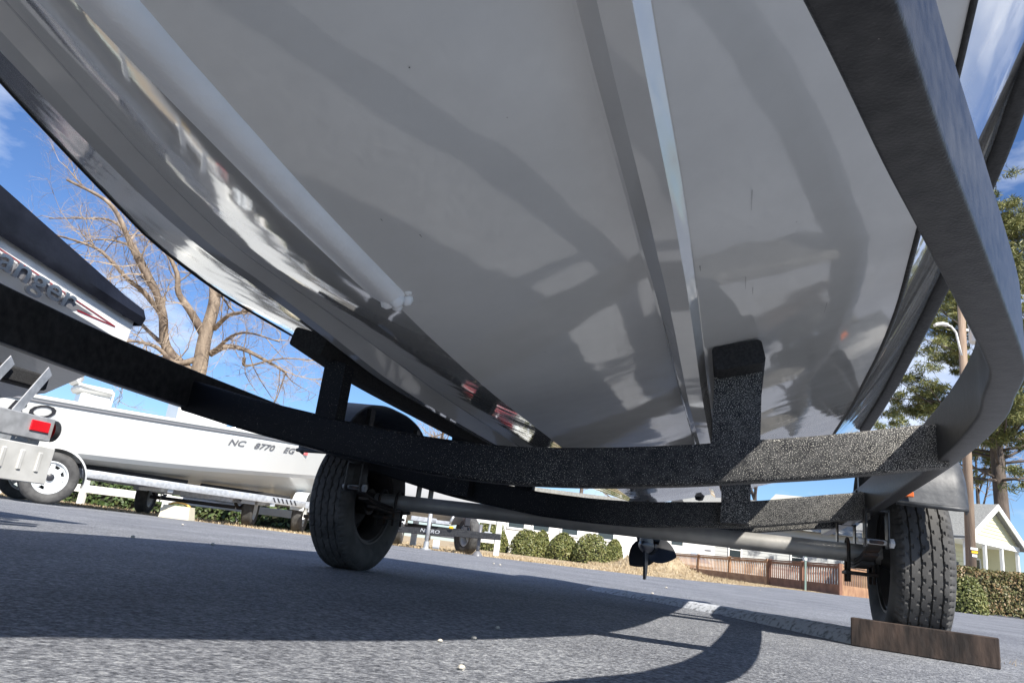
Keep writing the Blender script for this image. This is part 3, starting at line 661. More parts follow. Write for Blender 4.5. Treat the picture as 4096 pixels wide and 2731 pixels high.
for sg in (-1, 1):
    wv = bpy.data.objects.new('wheel', TY2); COL.objects.link(wv); wv.parent = ft; wv.location = (.5, sg*1.02, .348); wv.rotation_euler = (0, 0, math.pi/2)
    for n_, me in (('rim', RIMS), ('spoke_disc', SPK), ('hub_cap', HUB2)):
        c_ = bpy.data.objects.new(n_, me); COL.objects.link(c_); c_.parent = wv; c_.rotation_euler = (0, 0, math.pi/2 if sg < 0 else -math.pi/2)
        # wheel local x is the axle; the lathe axis y is turned onto it, outer face outward
    f_ = MB(); arc = [(.5+.42*math.cos(t), .36+.40*math.sin(t)) for t in np.linspace(-.25, math.pi-.35, 20)]
    f_.grid([[(x, sg*.90, z), (x, sg*1.14, z), (x-(x-.5)*.05, sg*1.15, z-(z-.3)*.07)] for x, z in arc]); f_.build('fender', PLATE, ft, smooth=40)
    f_ = MB(); f_.sweep([(-.7, sg*.86, .47), (3.6, sg*.86, .47), (4.4, sg*.62, .475), (6.6, sg*.03, .48)], rrect(.07, .11, .006, 2)); ro = f_.build('side_rail', GALV, ft, smooth=35)
    if sg < 0:
        for i in range(6):
            q = MB(); x = 3.72+i*.085; y_ = -.86+(x-3.6)*.3-.037
            q.extrude([(x, y_, .44), (x+.03, y_+.01, .44), (x-.02, y_-.006, .51), (x-.05, y_-.016, .51)], (0, -.004, 0)); q.build('slash_mark', DKGREY, ro)
    MB().box((1.1, sg*.55, .555), (2.6, .1, .075), ch=.01).build('bunk_board', CARPET, ft)
    MB().box((3.4, sg*.45, .545), (1.5, .1, .075), ch=.01).build('bunk_board', CARPET, ft)
    for x in (.3, 2.1, 3.7): MB().box((x, sg*.55, .50), (.06, .06, .06)).build('bunk_post', GALV, ft)
for x in (.2, 2.1, 3.7): MB().box((x, 0, .40), (.08, 1.7, .06)).build('crossmember', GALV, ft)
MB().tube([(.5, -.95, .35), (.5, .95, .35)], .035, 10).build('axle', GALV, ft)
MB().tube([(6.3, .12, .06), (6.3, .12, .85)], .03, 10).lathe([(.004, .08), (.03, .08), (.06, .03)], 12, 'z', (6.3, .12, 0)).build('tongue_jack', GALV, ft, smooth=40)
# ------------------------------------------------------------------ end-on trailers beyond
def end_trailer(label, loc, rz):
    t = thing('parked_trailer', label, 'trailer', loc, rz, 'bare trailers parked behind the white registered boat')
    for sg in (-1, 1):
        wv = obj('wheel', WHEELM2, t, (sg*.86, 0, .311)); obj('rim', RIMW, wv, rot=(0, 0, 0 if sg > 0 else math.pi))
        f_ = MB(); arc = [(.37*math.cos(a), .33+.36*math.sin(a)) for a in np.linspace(.1, math.pi-.1, 14)]
        f_.grid([[(sg*.75, y, z), (sg*.98, y, z)] for y, z in arc]); f_.build('fender', WWHEEL, t, smooth=40)
        MB().box((sg*.66, 1.0, .46), (.06, 3.2, .1), ch=.005).build('side_rail', GALV, t)
        q = MB(); q.sweep([(sg*.66, y, .30+.5*(y*y)) for y in np.linspace(-.32, .32, 9)], rrect(.05, .03, .004, 1)); q.build('leaf_spring', DARKSTEEL, t)
        q = MB()
        q.tube([(sg*.62, -.05, .22), (sg*.62, -.05, .4)], .010, 6); q.build('u_bolt', GALV, t)
        q = MB(); q.tube([(sg*.30, -.1, .40), (sg*.42, -.1, .62)], .035, 8); q.build('keel_roller', DKGREY, t, smooth=True)
    MB().tube([(-.8, 0, .29), (.8, 0, .29)], .03, 10).build('axle', DKGREY, t)
    for y in (-.5, 1.2): MB().box((0, y, .40), (1.3, .07, .08)).build('crossmember', GALV, t)
    MB().box((0, 1.6, .42), (.08, 3.4, .08)).build('centre_beam', GALV, t)
    MB().tube([(0, 3.2, .03), (0, 3.2, .7)], .03, 8).build('tongue_jack', GALV, t)
    return t
end_trailer('bare galvanised trailer seen end-on behind the white registered boat, beside the tan box', VF(-4.95, 12.6), YAW+.12)
end_trailer('bare galvanised trailer seen end-on near the bow of the white registered boat', VF(-2.42, 12.9), YAW+.05)
bx = thing('tan_box', 'small tan plastic box with orange handle on the asphalt behind the registered boat', 'box', VF(-4.72, 11.3), YAW)
s = MB(); s.add([(x*(.20 if z else .23), y*(.10 if z else .12), z*.19+.005) for z in (0, 1) for x, y in ((-1, -1), (1, -1), (1, 1), (-1, 1))], [(3, 2, 1, 0), (4, 5, 6, 7), (0, 1, 5, 4), (1, 2, 6, 5), (2, 3, 7, 6), (3, 0, 4, 7)]); s.build('body', TANM, bx)
s = MB(); s.sweep([(x, 0, .19+.05*(1-(x/.16)**4)) for x in np.linspace(-.16, .16, 11)], rrect(.05, .025, .008)); s.build('handle', ORNG, bx, smooth=True)
# ------------------------------------------------------------------ dark trailer with silver jack, boat on it
nt2 = thing('jack_trailer', 'black trailer with bright silver tongue jack standing at the lot edge', 'trailer', VF(-.96, 12.0), YAW)
MB().box((.30, .0, .30), (1.75, .09, .10), rot=Matrix.Rotation(-.045, 3, 'Y'), ch=.006).build('tongue_beam', BLACKQ, nt2)
text_part('NITRO', .08, GALV, nt2, (.02, -.05, .292), (1, 0, 0), (0, 0, 1), .002, .2, 'trailer_lettering', 1.3)
MB().tube([(0, -.09, .10), (0, -.09, .66)], .032, 12).build('jack_tube', GALV, nt2, smooth=True)
MB().tube([(0, -.09, .02), (0, -.09, .13)], .045, 12).lathe([(.004, .09), (.02, .09), (.03, .04)], 14, 'z', (0, -.09, 0)).build('jack_foot', GALV, nt2, smooth=40)
MB().box((-.10, -.06, .46), (.42, .05, .08), ch=.01).build('jack_bracket', GALV, nt2)
MB().box((.18, -.06, .45), (.34, .05, .06), ch=.01).build('swing_arm', GALV, nt2)
MB().tube([(.33, -.07, .45), (.38, -.07, .60)], .022, 8).build('crank_handle', GALV, nt2, smooth=True)
MB().box((.36, -.08, .39), (.07, .05, .04), ch=.01).build('yellow_knob', YELLOWL, nt2)
MB().lathe([(-.05, .001), (-.05, .07), (.05, .07), (.05, .001)], 14, 'x', (.16, -.10, .10)).build('dolly_wheel', WHITEP, nt2, smooth=40)
wv = obj('wheel', WHEELM2, nt2, (.62, 1.1, .311), (0, 0, .5)); obj('rim', RIMW, wv)
wv = obj('wheel', WHEELM2, nt2, (-1.0, 1.6, .311), (0, 0, .5)); obj('rim', RIMW, wv)
MB().box((-.2, 1.35, .36), (1.9, .09, .09), rot=Matrix.Rotation(-.3, 3, 'Z'), ch=.005).build('crossmember', BLACKQ, nt2)
MB().box((-.7, .7, .33), (.09, 1.6, .1), rot=Matrix.Rotation(.3, 3, 'Z')).build('side_rail', BLACKQ, nt2)
rb = thing('red_striped_boat', 'grey bow of a boat with red stripe behind the silver jack', 'boat', VF(-.95, 13.3), YAW+.35)
s = MB(); rows = []
for t in np.linspace(0, 4.2, 24):
    f = t/4.2; n_ = (1-max(0, (f-.35)/.65)**2); rows.append([(t*.42-1.0, y_*n_*.5, z_) for y_, z_ in ((-1.0, 1.1), (-.95, .78), (-.8, .62), (0, .44+.4*max(0, f-.7)), (.8, .62), (.95, .78), (1.0, 1.1))])
s.grid(rows); s.add([p for p in rows[0]], [tuple(range(7))]); s.grid([[r[0], (r[0][0], 0, 1.12), r[-1]] for r in rows]); s.build('hull', pm('grey_hull', (.42, .42, .42), .4), rb, smooth=25)
s = MB(); s.grid([[(p[0], p[1]-.008, p[2]+.00) for p in (r[1], r[2])] for r in rows[:-1]]); s.build('red_stripe', REDV, rb)
ej = thing('tongue_end', 'black trailer tongue on its jack with yellow coupler latch before the shrubs', 'trailer', VF(-.13, 12.15), YAW)
MB().box((-.12, .3, .345), (.5, .08, .085), ch=.006).build('tongue_beam', BLACKQ, ej)
MB().tube([(0, -.05, .06), (0, -.05, .5)], .03, 10).build('jack_tube', GREYB, ej, smooth=True)
MB().lathe([(.004, .09), (.02, .085), (.08, .035)], 14, 'z', (0, -.05, 0)).build('jack_foot', GREYB, ej, smooth=40)
MB().box((.13, -.02, .37), (.14, .07, .06), ch=.015).build('coupler', GALV, ej)
MB().box((.16, -.04, .34), (.12, .05, .035), ch=.01).build('yellow_latch', YELLOWL, ej)
MB().tube([(.14, 0, .4), (.15, 0, .53)], .018, 7).build('latch_lever', GALV, ej)
MB().box((-.24, .3, .52), (.10, .1, .16), ch=.02).build('winch', DKGREY, ej)
MB().box((-.26, .3, .41), (.06, .06, .1)).build('winch_post', DKGREY, ej)
MB().box((-.28, .95, .345), (.08, 1.4, .085)).build('frame_beam', BLACKQ, ej)
wv = obj('wheel', WHEELM2, ej, (-.30, 1.4, .311), (0, 0, .4))
# ------------------------------------------------------------------ vegetation helpers
BARK = pm('pale_bark', (.33, .26, .19), .9, col2=(.10, .072, .055), scale=3.5, detail=9, stretch=(1, 1, .35), bump=1., bscale=5, bdist=.06, lo=.3, hi=.7)
TWIG = pm('twig_bark', (.36, .29, .22), .9, col2=(.22, .17, .13), scale=2)
DBARK = pm('dark_bark', (.075, .06, .05), .9, col2=(.14, .11, .09), scale=4, detail=8, stretch=(1, 1, .3), bump=1., bscale=6, bdist=.05)
def leafmat(name, c1, c2, c3):
    m, N, L, b = nodes(name); MATS[name] = m
    oi = N.new('ShaderNodeNewGeometry'); tc = N.new('ShaderNodeTexCoord'); n = N.new('ShaderNodeTexNoise'); n.inputs['Scale'].default_value = 2.2; n.inputs['Detail'].default_value = 3
    L.new(tc.outputs['Object'], n.inputs['Vector'])
    r = N.new('ShaderNodeValToRGB'); e = r.color_ramp.elements; e[0].color = (*c1, 1); e[1].color = (*c3, 1); e[0].position = .15; e[1].position = .9; q = e.new(.5); q.color = (*c2, 1)
    md = N.new('ShaderNodeMath'); md.operation = 'MULTIPLY_ADD'; md.inputs[1].default_value = .55; L.new(oi.outputs['Random Per Island'], md.inputs[0])
    m2 = N.new('ShaderNodeMath'); m2.operation = 'MULTIPLY'; m2.inputs[1].default_value = .45; L.new(n.outputs['Fac'], m2.inputs[0]); L.new(m2.outputs[0], md.inputs[2])
    L.new(md.outputs[0], r.inputs['Fac']); L.new(r.outputs['Color'], b.inputs['Base Color']); b.inputs['Roughness'].default_value = .55
    b.inputs['Transmission Weight'].default_value = 0
    return m
SHRUBM = leafmat('shrub_leaf', (.07, .09, .02), (.15, .165, .045), (.27, .24, .09))
HEDGEM = leafmat('hedge_leaf', (.06, .075, .02), (.14, .13, .045), (.33, .19, .10))
PINEM = leafmat('pine_needle', (.06, .085, .025), (.16, .17, .045), (.30, .27, .09))
GREENM = leafmat('low_leaf', (.03, .06, .015), (.07, .11, .03), (.12, .13, .05))
DRYM = leafmat('dry_blade', (.27, .18, .10), (.42, .33, .20), (.56, .47, .31))
def leaves(name, pts, nrm, size, mat, aspect=.55, jit=.7):
    """leaf-sized diamond faces at pts, tilted loosely along nrm"""
    n = len(pts); d = nrm+rng.normal(0, jit, (n, 3)); d /= np.linalg.norm(d, axis=1)[:, None]+1e-9
    a = np.cross(d, rng.normal(0, 1, (n, 3))); a /= np.linalg.norm(a, axis=1)[:, None]+1e-9; b = np.cross(d, a)
    sz = size*rng.uniform(.6, 1.35, (n, 1))
    v = np.stack([pts-a*sz, pts+b*sz*aspect, pts+a*sz, pts-b*sz*aspect], 1).reshape(-1, 3)
    me = bpy.data.meshes.new(name); me.vertices.add(4*n); me.vertices.foreach_set('co', v.ravel()); me.loops.add(4*n); me.loops.foreach_set('vertex_index', np.arange(4*n)); me.polygons.add(n)
    me.polygons.foreach_set('loop_start', np.arange(0, 4*n, 4)); me.polygons.foreach_set('loop_total', np.full(n, 4)); me.materials.append(mat); me.update(calc_edges=True); me.validate()
    return me
def dome_pts(n, rx, ry, h, lumps=14, flat=.0):
    p = rng.normal(0, 1, (n, 3)); p /= np.linalg.norm(p, axis=1)[:, None]; p[:, 2] = np.abs(p[:, 2])*1.0
    c = rng.normal(0, 1, (lumps, 3)); c /= np.linalg.norm(c, axis=1)[:, None]; c[:, 2] = np.abs(c[:, 2])
    l = 1+.05*(np.exp(-((p[:, None, :]-c[None])**2).sum(2)/.12).sum(1)-.35)
    r = l*rng.uniform(.80, 1.0, n)**.6
    q = p.copy(); q[:, 2] = p[:, 2]**.8
    return q*np.array([rx, ry, h])*r[:, None], p
def shrub(label, u, d, wd, h, n=2600, size=.045, mat=None, group='clipped shrubs before the white building', ry=None, name='shrub'):
    t = thing(name, label, 'shrub', VF(u, d, 0), YAW+random.uniform(-.3, .3), group)
    p, q = dome_pts(n, wd/2, ry or wd/2, h); obj('foliage', leaves('foliage', p, q, size, mat or SHRUBM), t)
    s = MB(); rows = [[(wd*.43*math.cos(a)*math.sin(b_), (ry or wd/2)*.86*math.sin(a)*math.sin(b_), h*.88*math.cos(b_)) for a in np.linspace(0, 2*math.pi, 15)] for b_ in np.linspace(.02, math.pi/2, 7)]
    s.grid(rows); s.build('dark_core', pm('shrub_core', (.02, .022, .010), .95), t)  # solid dark dome filling the inside under the leaves
    return t
SH = [(1968, 140, 2072, 30.5, 'tall pale green shrub rising behind the first clipped shrub'), (1982, 130, 2108, 28, 'clipped green shrub beside the black trailer tongue on its jack'), (2112, 130, 2116, 27.5, 'clipped green shrub, second along from the trailer tongue'), (2168, 80, 2122, 29, 'narrow shrub squeezed between wider clipped shrubs'),
      (2258, 140, 2134, 27, 'clipped green shrub near the middle of the row by the white building'), (2372, 165, 2136, 26.5, 'widest clipped green shrub near the boat propeller'), (2462, 75, 2152, 28, 'narrow dark shrub closing the row by the straw mound')]
for x, wpx, top, d, lab in SH:
    u, z = pd(x, top, d); shrub(lab, u, d, wpx*.93*d/2848, z, 3600, .038)
# straw mound, tall dry grass and verge
mu, mz = pd(2640, 2190, 24); s = MB(); R_ = 28
rows = []
for i in range(19):
    row = []
    for j in range(25):
        x = -2.3+4.9*i/18; y = -2+4*j/24; hgt = .78*math.exp(-(((x+.25)/(1.15 if x > -.25 else .9))**2+(y/1.1)**2))+.10*math.sin(x*5+y*3)*math.exp(-(x*x+y*y)/2)
        row.append((x, y, max(-.02, hgt+random.uniform(-.02, .02)-.03)))
    rows.append(row)
s.grid(rows, flip=True)
mo = thing('straw_mound', 'heap of pale dry straw grass beside the wooden deck railing', 'mound', VF(mu, 24, 0), YAW)
s.build('heap', STRAW, mo, smooth=True)
def blades(name, pts, h, mat, wd=.012):
    n = len(pts); a = rng.uniform(0, 2*math.pi, n); ln = rng.normal(0, .35, (n, 2)); hh = h*rng.uniform(.5, 1.3, n)
    dx = np.stack([np.cos(a), np.sin(a), np.zeros(n)], 1)*wd; tip = pts+np.stack([ln[:, 0]*hh, ln[:, 1]*hh, hh], 1)
    v = np.stack([pts-dx, pts+dx, tip], 1).reshape(-1, 3)
    me = bpy.data.meshes.new(name); me.vertices.add(3*n); me.vertices.foreach_set('co', v.ravel()); me.loops.add(3*n); me.loops.foreach_set('vertex_index', np.arange(3*n)); me.polygons.add(n)
    me.polygons.foreach_set('loop_start', np.arange(0, 3*n, 3)); me.polygons.foreach_set('loop_total', np.full(n, 3)); me.materials.append(mat); me.update(calc_edges=True); me.validate()
    return me
n = 5000; x = rng.uniform(-2.1, 2.3, n); y = rng.uniform(-1.8, 1.8, n)
hg = .78*np.exp(-(((x+.25)/np.where(x > -.25, 1.15, .9))**2+(y/1.1)**2))+.10*np.sin(x*5+y*3)*np.exp(-(x*x+y*y)/2)-.05
o = obj('straw_blades', blades('straw_blades', np.stack([x, y, np.maximum(hg, -.02)], 1), .12, DRYM), mo); o['kind'] = 'stuff'
n = 30000; u = rng.uniform(-14, 12, n); e_ = np.array(edge); d0 = np.interp(u, e_[:, 0], e_[:, 1]); d = d0+.05+rng.exponential(3.0, n)
P = CAM[:2]+u[:, None]*RH+d[:, None]*FH
o = obj('verge_grass', blades('verge_grass', np.stack([P[:, 0], P[:, 1], np.zeros(n)], 1),   .035, DRYM, .009)); tag(o, 'short dry tan grass along the lot edge', 'grass', kind='stuff')
# ------------------------------------------------------------------ bare trees
class Tree:
    def __init__(s): s.big = MB(); s.tw = MB()
    def limb(s, pts, r0, r1, n=9): 
        k = len(pts); s.big.tube(pts, [r0+(r1-r0)*(i/(k-1))**.8 for i in range(k)], n, True)
    def sprout(s, pts, r, depth, ln, count, spread=.9, upb=.25, droop=0.):
        k = len(pts)
        for _ in range(count):
            t = random.uniform(.15, 1)*(k-1); i = min(int(t), k-2); p = Vector(pts[i]).lerp(Vector(pts[i+1]), t-i)
            ax = (Vector(pts[i+1])-Vector(pts[i])).normalized()
            d = (ax*random.uniform(.3, 1.1)+Vector((random.gauss(0, 1), random.gauss(0, 1), random.gauss(0, 1)+upb))*spread*.6).normalized()
            L_ = ln*random.uniform(.5, 1.25); q = [p]; seg = 4 if depth > 0 else 3
            for j in range(seg):
                d = (d+Vector((random.gauss(0, .22), random.gauss(0, .22), random.gauss(0, .22)+.06*upb-droop))).normalized(); q.append(q[-1]+d*L_/seg)
            rr = r*(.55+.3*random.random())
            (s.big if rr > .05 else s.tw).tube(q, [rr*(1-.75*j/seg) for j in range(seg+1)], 5 if rr > .05 else 3, False)
            if depth > 0: s.sprout(q, rr*.6, depth-1, ln*.58, max(3, int(count*.75)), spread, upb, droop)
def V3(u, d, z): return VF(u, d, z)
TR = Tree(); D0 = 30.
def lp(seq, d0=D0, dd=0.):
    out = []
    for i, (x, y) in enumerate(seq):
        d = d0+dd*i/(len(seq)-1); u, z = pd(x*.5952, 600+y*.5952, d); out.append(VF(u, d, z)-base)
    return out
u0, _ = pd(770, 1560, D0); base = VF(u0, D0, 0)
def smooth3(pts): return [Vector(p) for p in catmull([tuple(p) for p in pts], 4)]
trunk = smooth3([Vector((0, 0, -.1)), Vector((.0, 0, 2.5))]+lp([(1330, 1512), (1375, 1270), (1440, 1030), (1440, 860)]))
TR.limb(trunk, .42, .22, 12)
LIMBS = [([(1380, 1260), (1290, 1100), (1200, 960), (1190, 830), (1110, 660), (1040, 540)], .30, -1.5), ([(1300, 1512), (1120, 1330), (1095, 1110), (1050, 960), (950, 780), (880, 640), (800, 450), (700, 330), (450, 200)], .34, -3),
         ([(1095, 1110), (960, 950), (860, 870), (690, 690), (540, 620), (330, 560)], .20, -3), ([(1060, 950), (900, 640), (760, 480), (560, 460), (330, 460)], .16, 2.5), ([(1350, 1400), (1180, 1430), (1060, 1330), (940, 1290), (790, 1280)], .22, -2),
         ([(1410, 1370), (1520, 1320), (1640, 1340), (1760, 1400), (1900, 1480), (1930, 1520)], .22, 2), ([(1440, 1200), (1540, 1110), (1660, 1080), (1800, 980)], .18, -2.5), ([(1450, 1000), (1500, 880), (1600, 700), (1640, 500)], .22, 2.5), ([(1440, 880), (1380, 700), (1300, 480), (1200, 250)], .20, 3), ([(1430, 1360), (1560, 1250), (1680, 1230), (1880, 1290)], .14, -3), ([(1640, 1400), (1660, 1450), (1900, 1400), (2180, 1420)], .12, 2), ([(1120, 1330), (960, 1180), (800, 1000), (740, 880)], .16, 1.5), ([(700, 330), (560, 250), (420, 80)], .08, 0), ([(880, 640), (700, 600), (440, 640)], .10, -1)]
for seq, r, dd in LIMBS:
    p = smooth3(lp(seq, D0, dd)); TR.limb(p, r*.68, r*.16, 8); TR.sprout(p, r*.17+.009, 3, 2.5, 9, .95, .2)
TR.sprout(trunk[-6:], .12, 3, 2.6, 6)
t = thing('bare_tree', 'large bare oak with pale bark and spreading limbs behind the registered boat', 'tree', base)
TR.big.build('trunk', BARK, t, smooth=True); TR.tw.build('crown', TWIG, t)
def small_tree(label, u, d, h, r, cat='tree', mat=DBARK, lean=0., n=9, upb=.6, droop=0.):
    T_ = Tree(); top = Vector((lean, 0, h)); tk = smooth3([Vector((0, 0, -.1)), Vector((lean*.3, random.uniform(-.2, .2), h*.35)), Vector((lean*.6, .1, h*.7)), top])
    T_.limb(tk, r, r*.15, 8); T_.sprout(tk[len(tk)//3:], r*.45, 3, h*.30, n, .9, upb, droop)
    t = thing('bare_tree', label, 'tree', VF(u, d, 0), YAW); T_.big.build('trunk', mat, t, smooth=True); T_.tw.build('crown', TWIG, t); return t
small_tree('slender bare tree beyond the white mobile home', 7.5, 62, 12, .28)
small_tree('bare tree standing behind the grey sided house', 24, 66, 13, .3)
small_tree('bare brown tree with drooping twigs behind the yellow house', 38, 56, 13, .3, n=12, droop=.12)
small_tree('distant bare tree far behind the white registered boat', -6, 75, 13, .3)
# ------------------------------------------------------------------ pine
pu, _ = pd(3992, 1900, 45); pt = thing('pine_tree', 'tall pine with dark trunk and tufted branches behind the yellow house', 'tree', VF(pu, 45, 0), YAW)
s = MB(); s.tube([(0, 0, -.1), (.1, 0, 6), (0, .1, 14), (.3, 0, 22), (.2, 0, 27)], [.46, .40, .34, .2, .05], 10); s.build('trunk', DBARK, pt, smooth=True)
bm_ = MB(); cl = []; 
for i in range(125):
    z = random.uniform(8.0, 26); a = random.uniform(0, 2*math.pi); ln = (9.5-.28*(z-9))*random.uniform(.5, 1.05)
    q = [Vector((.1, 0, z))]
    d_ = Vector((math.cos(a), math.sin(a), random.uniform(-.05, .35)))
    for j in range(5):
        d_ = (d_+Vector((random.gauss(0, .16), random.gauss(0, .16), random.gauss(0, .12)))).normalized(); q.append(q[-1]+d_*ln/5)
    bm_.tube(q, [.10, .08, .06, .045, .03, .012], 5)
    for j in range(9):
        c = q[random.randint(2, 5)]+Vector((random.gauss(0, .55), random.gauss(0, .55), random.gauss(0, .35)+.1)); cl.append((c, random.uniform(.35, .75)))
bm_.build('branches', DBARK, pt, smooth=True)
pp, nn_ = [], []
for c, r in cl:
    k = 110; v = rng.normal(0, 1, (k, 3)); v /= np.linalg.norm(v, axis=1)[:, None]; pp.append(np.array(c)+v*np.array([r, r, r*.6])*rng.uniform(.3, 1, (k, 1))); nn_.append(v)
pp = np.vstack(pp); nn_ = np.vstack(nn_)
obj('crown', leaves('crown', pp, np.cross(nn_, [0, 0, 1])+.01, .22, PINEM, .11, .6), pt)
# ------------------------------------------------------------------ utility pole
POLE = pm('pole_wood', (.34, .25, .18), .85, col2=(.22, .155, .11), scale=3, detail=9, stretch=(4, 4, .3), bump=.6, bscale=14, bdist=.02)
up_ = thing('utility_pole', 'wooden utility pole with street lamp arm and transformer', 'utility pole', VF(19.84, 30, 0), YAW)
s = MB(); s.tube([(0, 0, -.1), (.28, 0, 14.6)], [.205, .15], 16); s.build('post', POLE, up_, smooth=True)
s = MB(); s.tube([(.06, -.12, 10.75), (-.08, -.2, 11.2), (-.22, -.25, 11.75), (-.45, -.28, 12.0), (-.75, -.3, 12.02)], .045, 8); la = s.build('lamp_arm', WHITEP, up_, smooth=True)
s = MB(); s.sweep([(-.62, -.29, 12.03), (-.85, -.3, 12.06), (-1.1, -.31, 12.0), (-1.2, -.31, 11.94)], rrect(.22, .13, .05)); s.build('lamp_head', WHITEP, la, smooth=50)
s = MB(); s.lathe([(11.45, .001), (11.45, .30), (11.5, .32), (12.25, .32), (12.32, .34), (12.36, .33), (12.45, .1), (12.45, .001)], 20, 'z', (.82, -.1, 0)); tf = s.build('transformer', pm('transformer_paint', (.70, .72, .72), .4), up_, smooth=40)
MB().box((.4, -.05, 12.0), (.4, .1, .1)).build('transformer_bracket', GALV, up_)
MB().tube([(.2, -.1, 9.7), (.75, -.1, 9.78)], .04, 8).build('service_bracket', GALV, up_)
MB().box((.06, -.21, 2.45), (.30, .02, .09)).build('pole_tag', WHITEP, up_)
MB().box((.06, -.225, 2.32), (.26, .02, .09)).build('pole_tag', YELLOWL, up_)
MB().box((.06, -.21, 2.18), (.2, .02, .1)).build('pole_tag', WHITEP, up_)
# ------------------------------------------------------------------ yellow house
SID = pm('pale_yellow_siding', (.66, .63, .42), .6); TRIM = pm('white_trim', (.80, .80, .77), .5); ROOF = pm('grey_shingle', (.30, .30, .28), .85, col2=(.20, .20, .19), scale=14, bump=.6, bscale=30)
uc, zc_ = pd(3856, 2150, 36); HA = math.radians(34)
yh = thing('yellow_house', 'pale yellow gabled house with white trim and porch beyond the hedge', 'house', VF(uc, 36, 0), YAW+HA)
GW, LEN, EZ, AZ = 6.4, 5.2, 3.55, 5.35     # gable runs along local x, house runs back along local y
for i in range(9):
    z = EZ+.02+i*.185; f = max(.02, 1-(z-EZ)/(AZ-EZ)); f2 = max(.0, 1-(z+.185-EZ)/(AZ-EZ)); c = GW/2
    s = MB(); s.add([(c-c*f, -.02, z), (c+c*f, -.02, z), (c+c*f2, .012, z+.185), (c-c*f2, .012, z+.185), (c-c*f, .03, z), (c+c*f, .03, z)], [(0, 1, 2, 3), (0, 4, 5, 1)]); s.build('siding_board', SID, yh)
s = MB(); s.box((GW/2, 1.9, EZ/2), (GW, .1, EZ)); s.build('porch_back_wall', SID, yh)
for i in range(10): MB().box((GW*.62, 1.83, .9+i*.24), (1.5, .03, .215)).build('siding_board', SID, yh)
s = MB(); s.box((.05, LEN/2+1., EZ/2), (.1, LEN-2, EZ)); s.build('side_wall', SID, yh)
for i in range(17): MB().box((-.012, 1.2+(LEN-2)/2+.0, .1+i*.2), (.03, LEN-2.4, .185)).build('siding_board', SID, yh)
s = MB(); s.box((GW-.05, LEN/2, EZ/2), (.1, LEN, EZ)); s.build('far_wall', SID, yh)
s = MB(); s.box((GW/2, 1.5, EZ-.16), (GW, 3.0, .06)); s.build('porch_ceiling', TRIM, yh)
MB().box((GW/2, .0, EZ-.12), (GW+.02, .16, .26)).build('porch_beam', TRIM, yh)
for x in (.12, 2.3, 4.3, GW-.12): MB().box((x, .02, (EZ-.25)/2), (.16, .14, EZ-.25)).build('porch_post', TRIM, yh)
MB().box((GW/2, 1., .15), (GW, 2., .3)).build('porch_floor', pm('porch_concrete', (.4, .39, .37), .8), yh)
OV = .35
for sg in (0, 1):
    c = GW/2; sl = (AZ-EZ)/c
    a = Vector((c, -OV, AZ+.10)); b = Vector(((-OV) if sg == 0 else GW+OV, -OV, EZ+.10-sl*OV)); n_ = Vector((0, LEN+2*OV, 0)); th = Vector((0, 0, .10))
    s = MB(); s.add([a, b, b+n_, a+n_, a-th, b-th, b+n_-th, a+n_-th], [(0, 1, 2, 3), (7, 6, 5, 4), (0, 4, 5, 1), (1, 5, 6, 2), (2, 6, 7, 3)]); rf = s.build('roof', ROOF, yh)
    up3 = Vector((0, -.02, .02)); s = MB(); q = [a+up3, b+up3, b+up3-Vector((0, 0, .30)), a+up3-Vector((0, 0, .30))]; s.extrude(q, (0, -.05, 0)); s.build('barge_board', TRIM, yh)
    if sg == 0:
        for i in range(11):
            f = (i+.5)/11; p = a.lerp(b, f)+Vector((0, n_.y/2, .012)); MB().box(p, ((b-a).length/11*1.02, n_.y, .014), rot=Matrix.Rotation(-math.atan(sl) if sg == 0 else math.atan(sl), 3, 'Y')).build('shingle_course', ROOF, rf)
MB().box((-.30, LEN/2, EZ-.14), (.10, LEN+.5, .16)).build('gutter', TRIM, yh)
def window(par, c, size, axis, name='window', mull=1):
    """frame standing proud of a wall; axis 'x' faces -y, axis 'y' faces -x"""
    w_, h_ = size; R0 = Matrix.Identity(3) if axis == 'x' else Matrix.Rotation(-math.pi/2, 3, 'Z')
    g = MB(); g.box(Vector(c), (w_, .03, h_), R0); wo = g.build(name, GLASS, par)
    for dx, dz, sx, sz in ((-w_/2, 0, .09, h_+.09), (w_/2, 0, .09, h_+.09), (0, h_/2, w_+.09, .09), (0, -h_/2, w_+.09, .09), (0, 0, w_, .05)):
        MB().box(Vector(c)+R0@Vector((dx, -.03, dz)), (sx, .05, sz), R0).build('frame', TRIM, wo)
    return wo
window(yh, (-.06, 2.4, 2.2), (1.1, 1.5), 'y'); window(yh, (1.3, 1.82, 2.0), (1.0, 1.4), 'x'); window(yh, (5.5, 1.82, 2.0), (1.2, 1.5), 'x')
MB().box((3.0, 1.82, 1.35), (.95, .06, 2.1)).build('door', pm('dark_door', (.08, .09, .10), .4), yh)
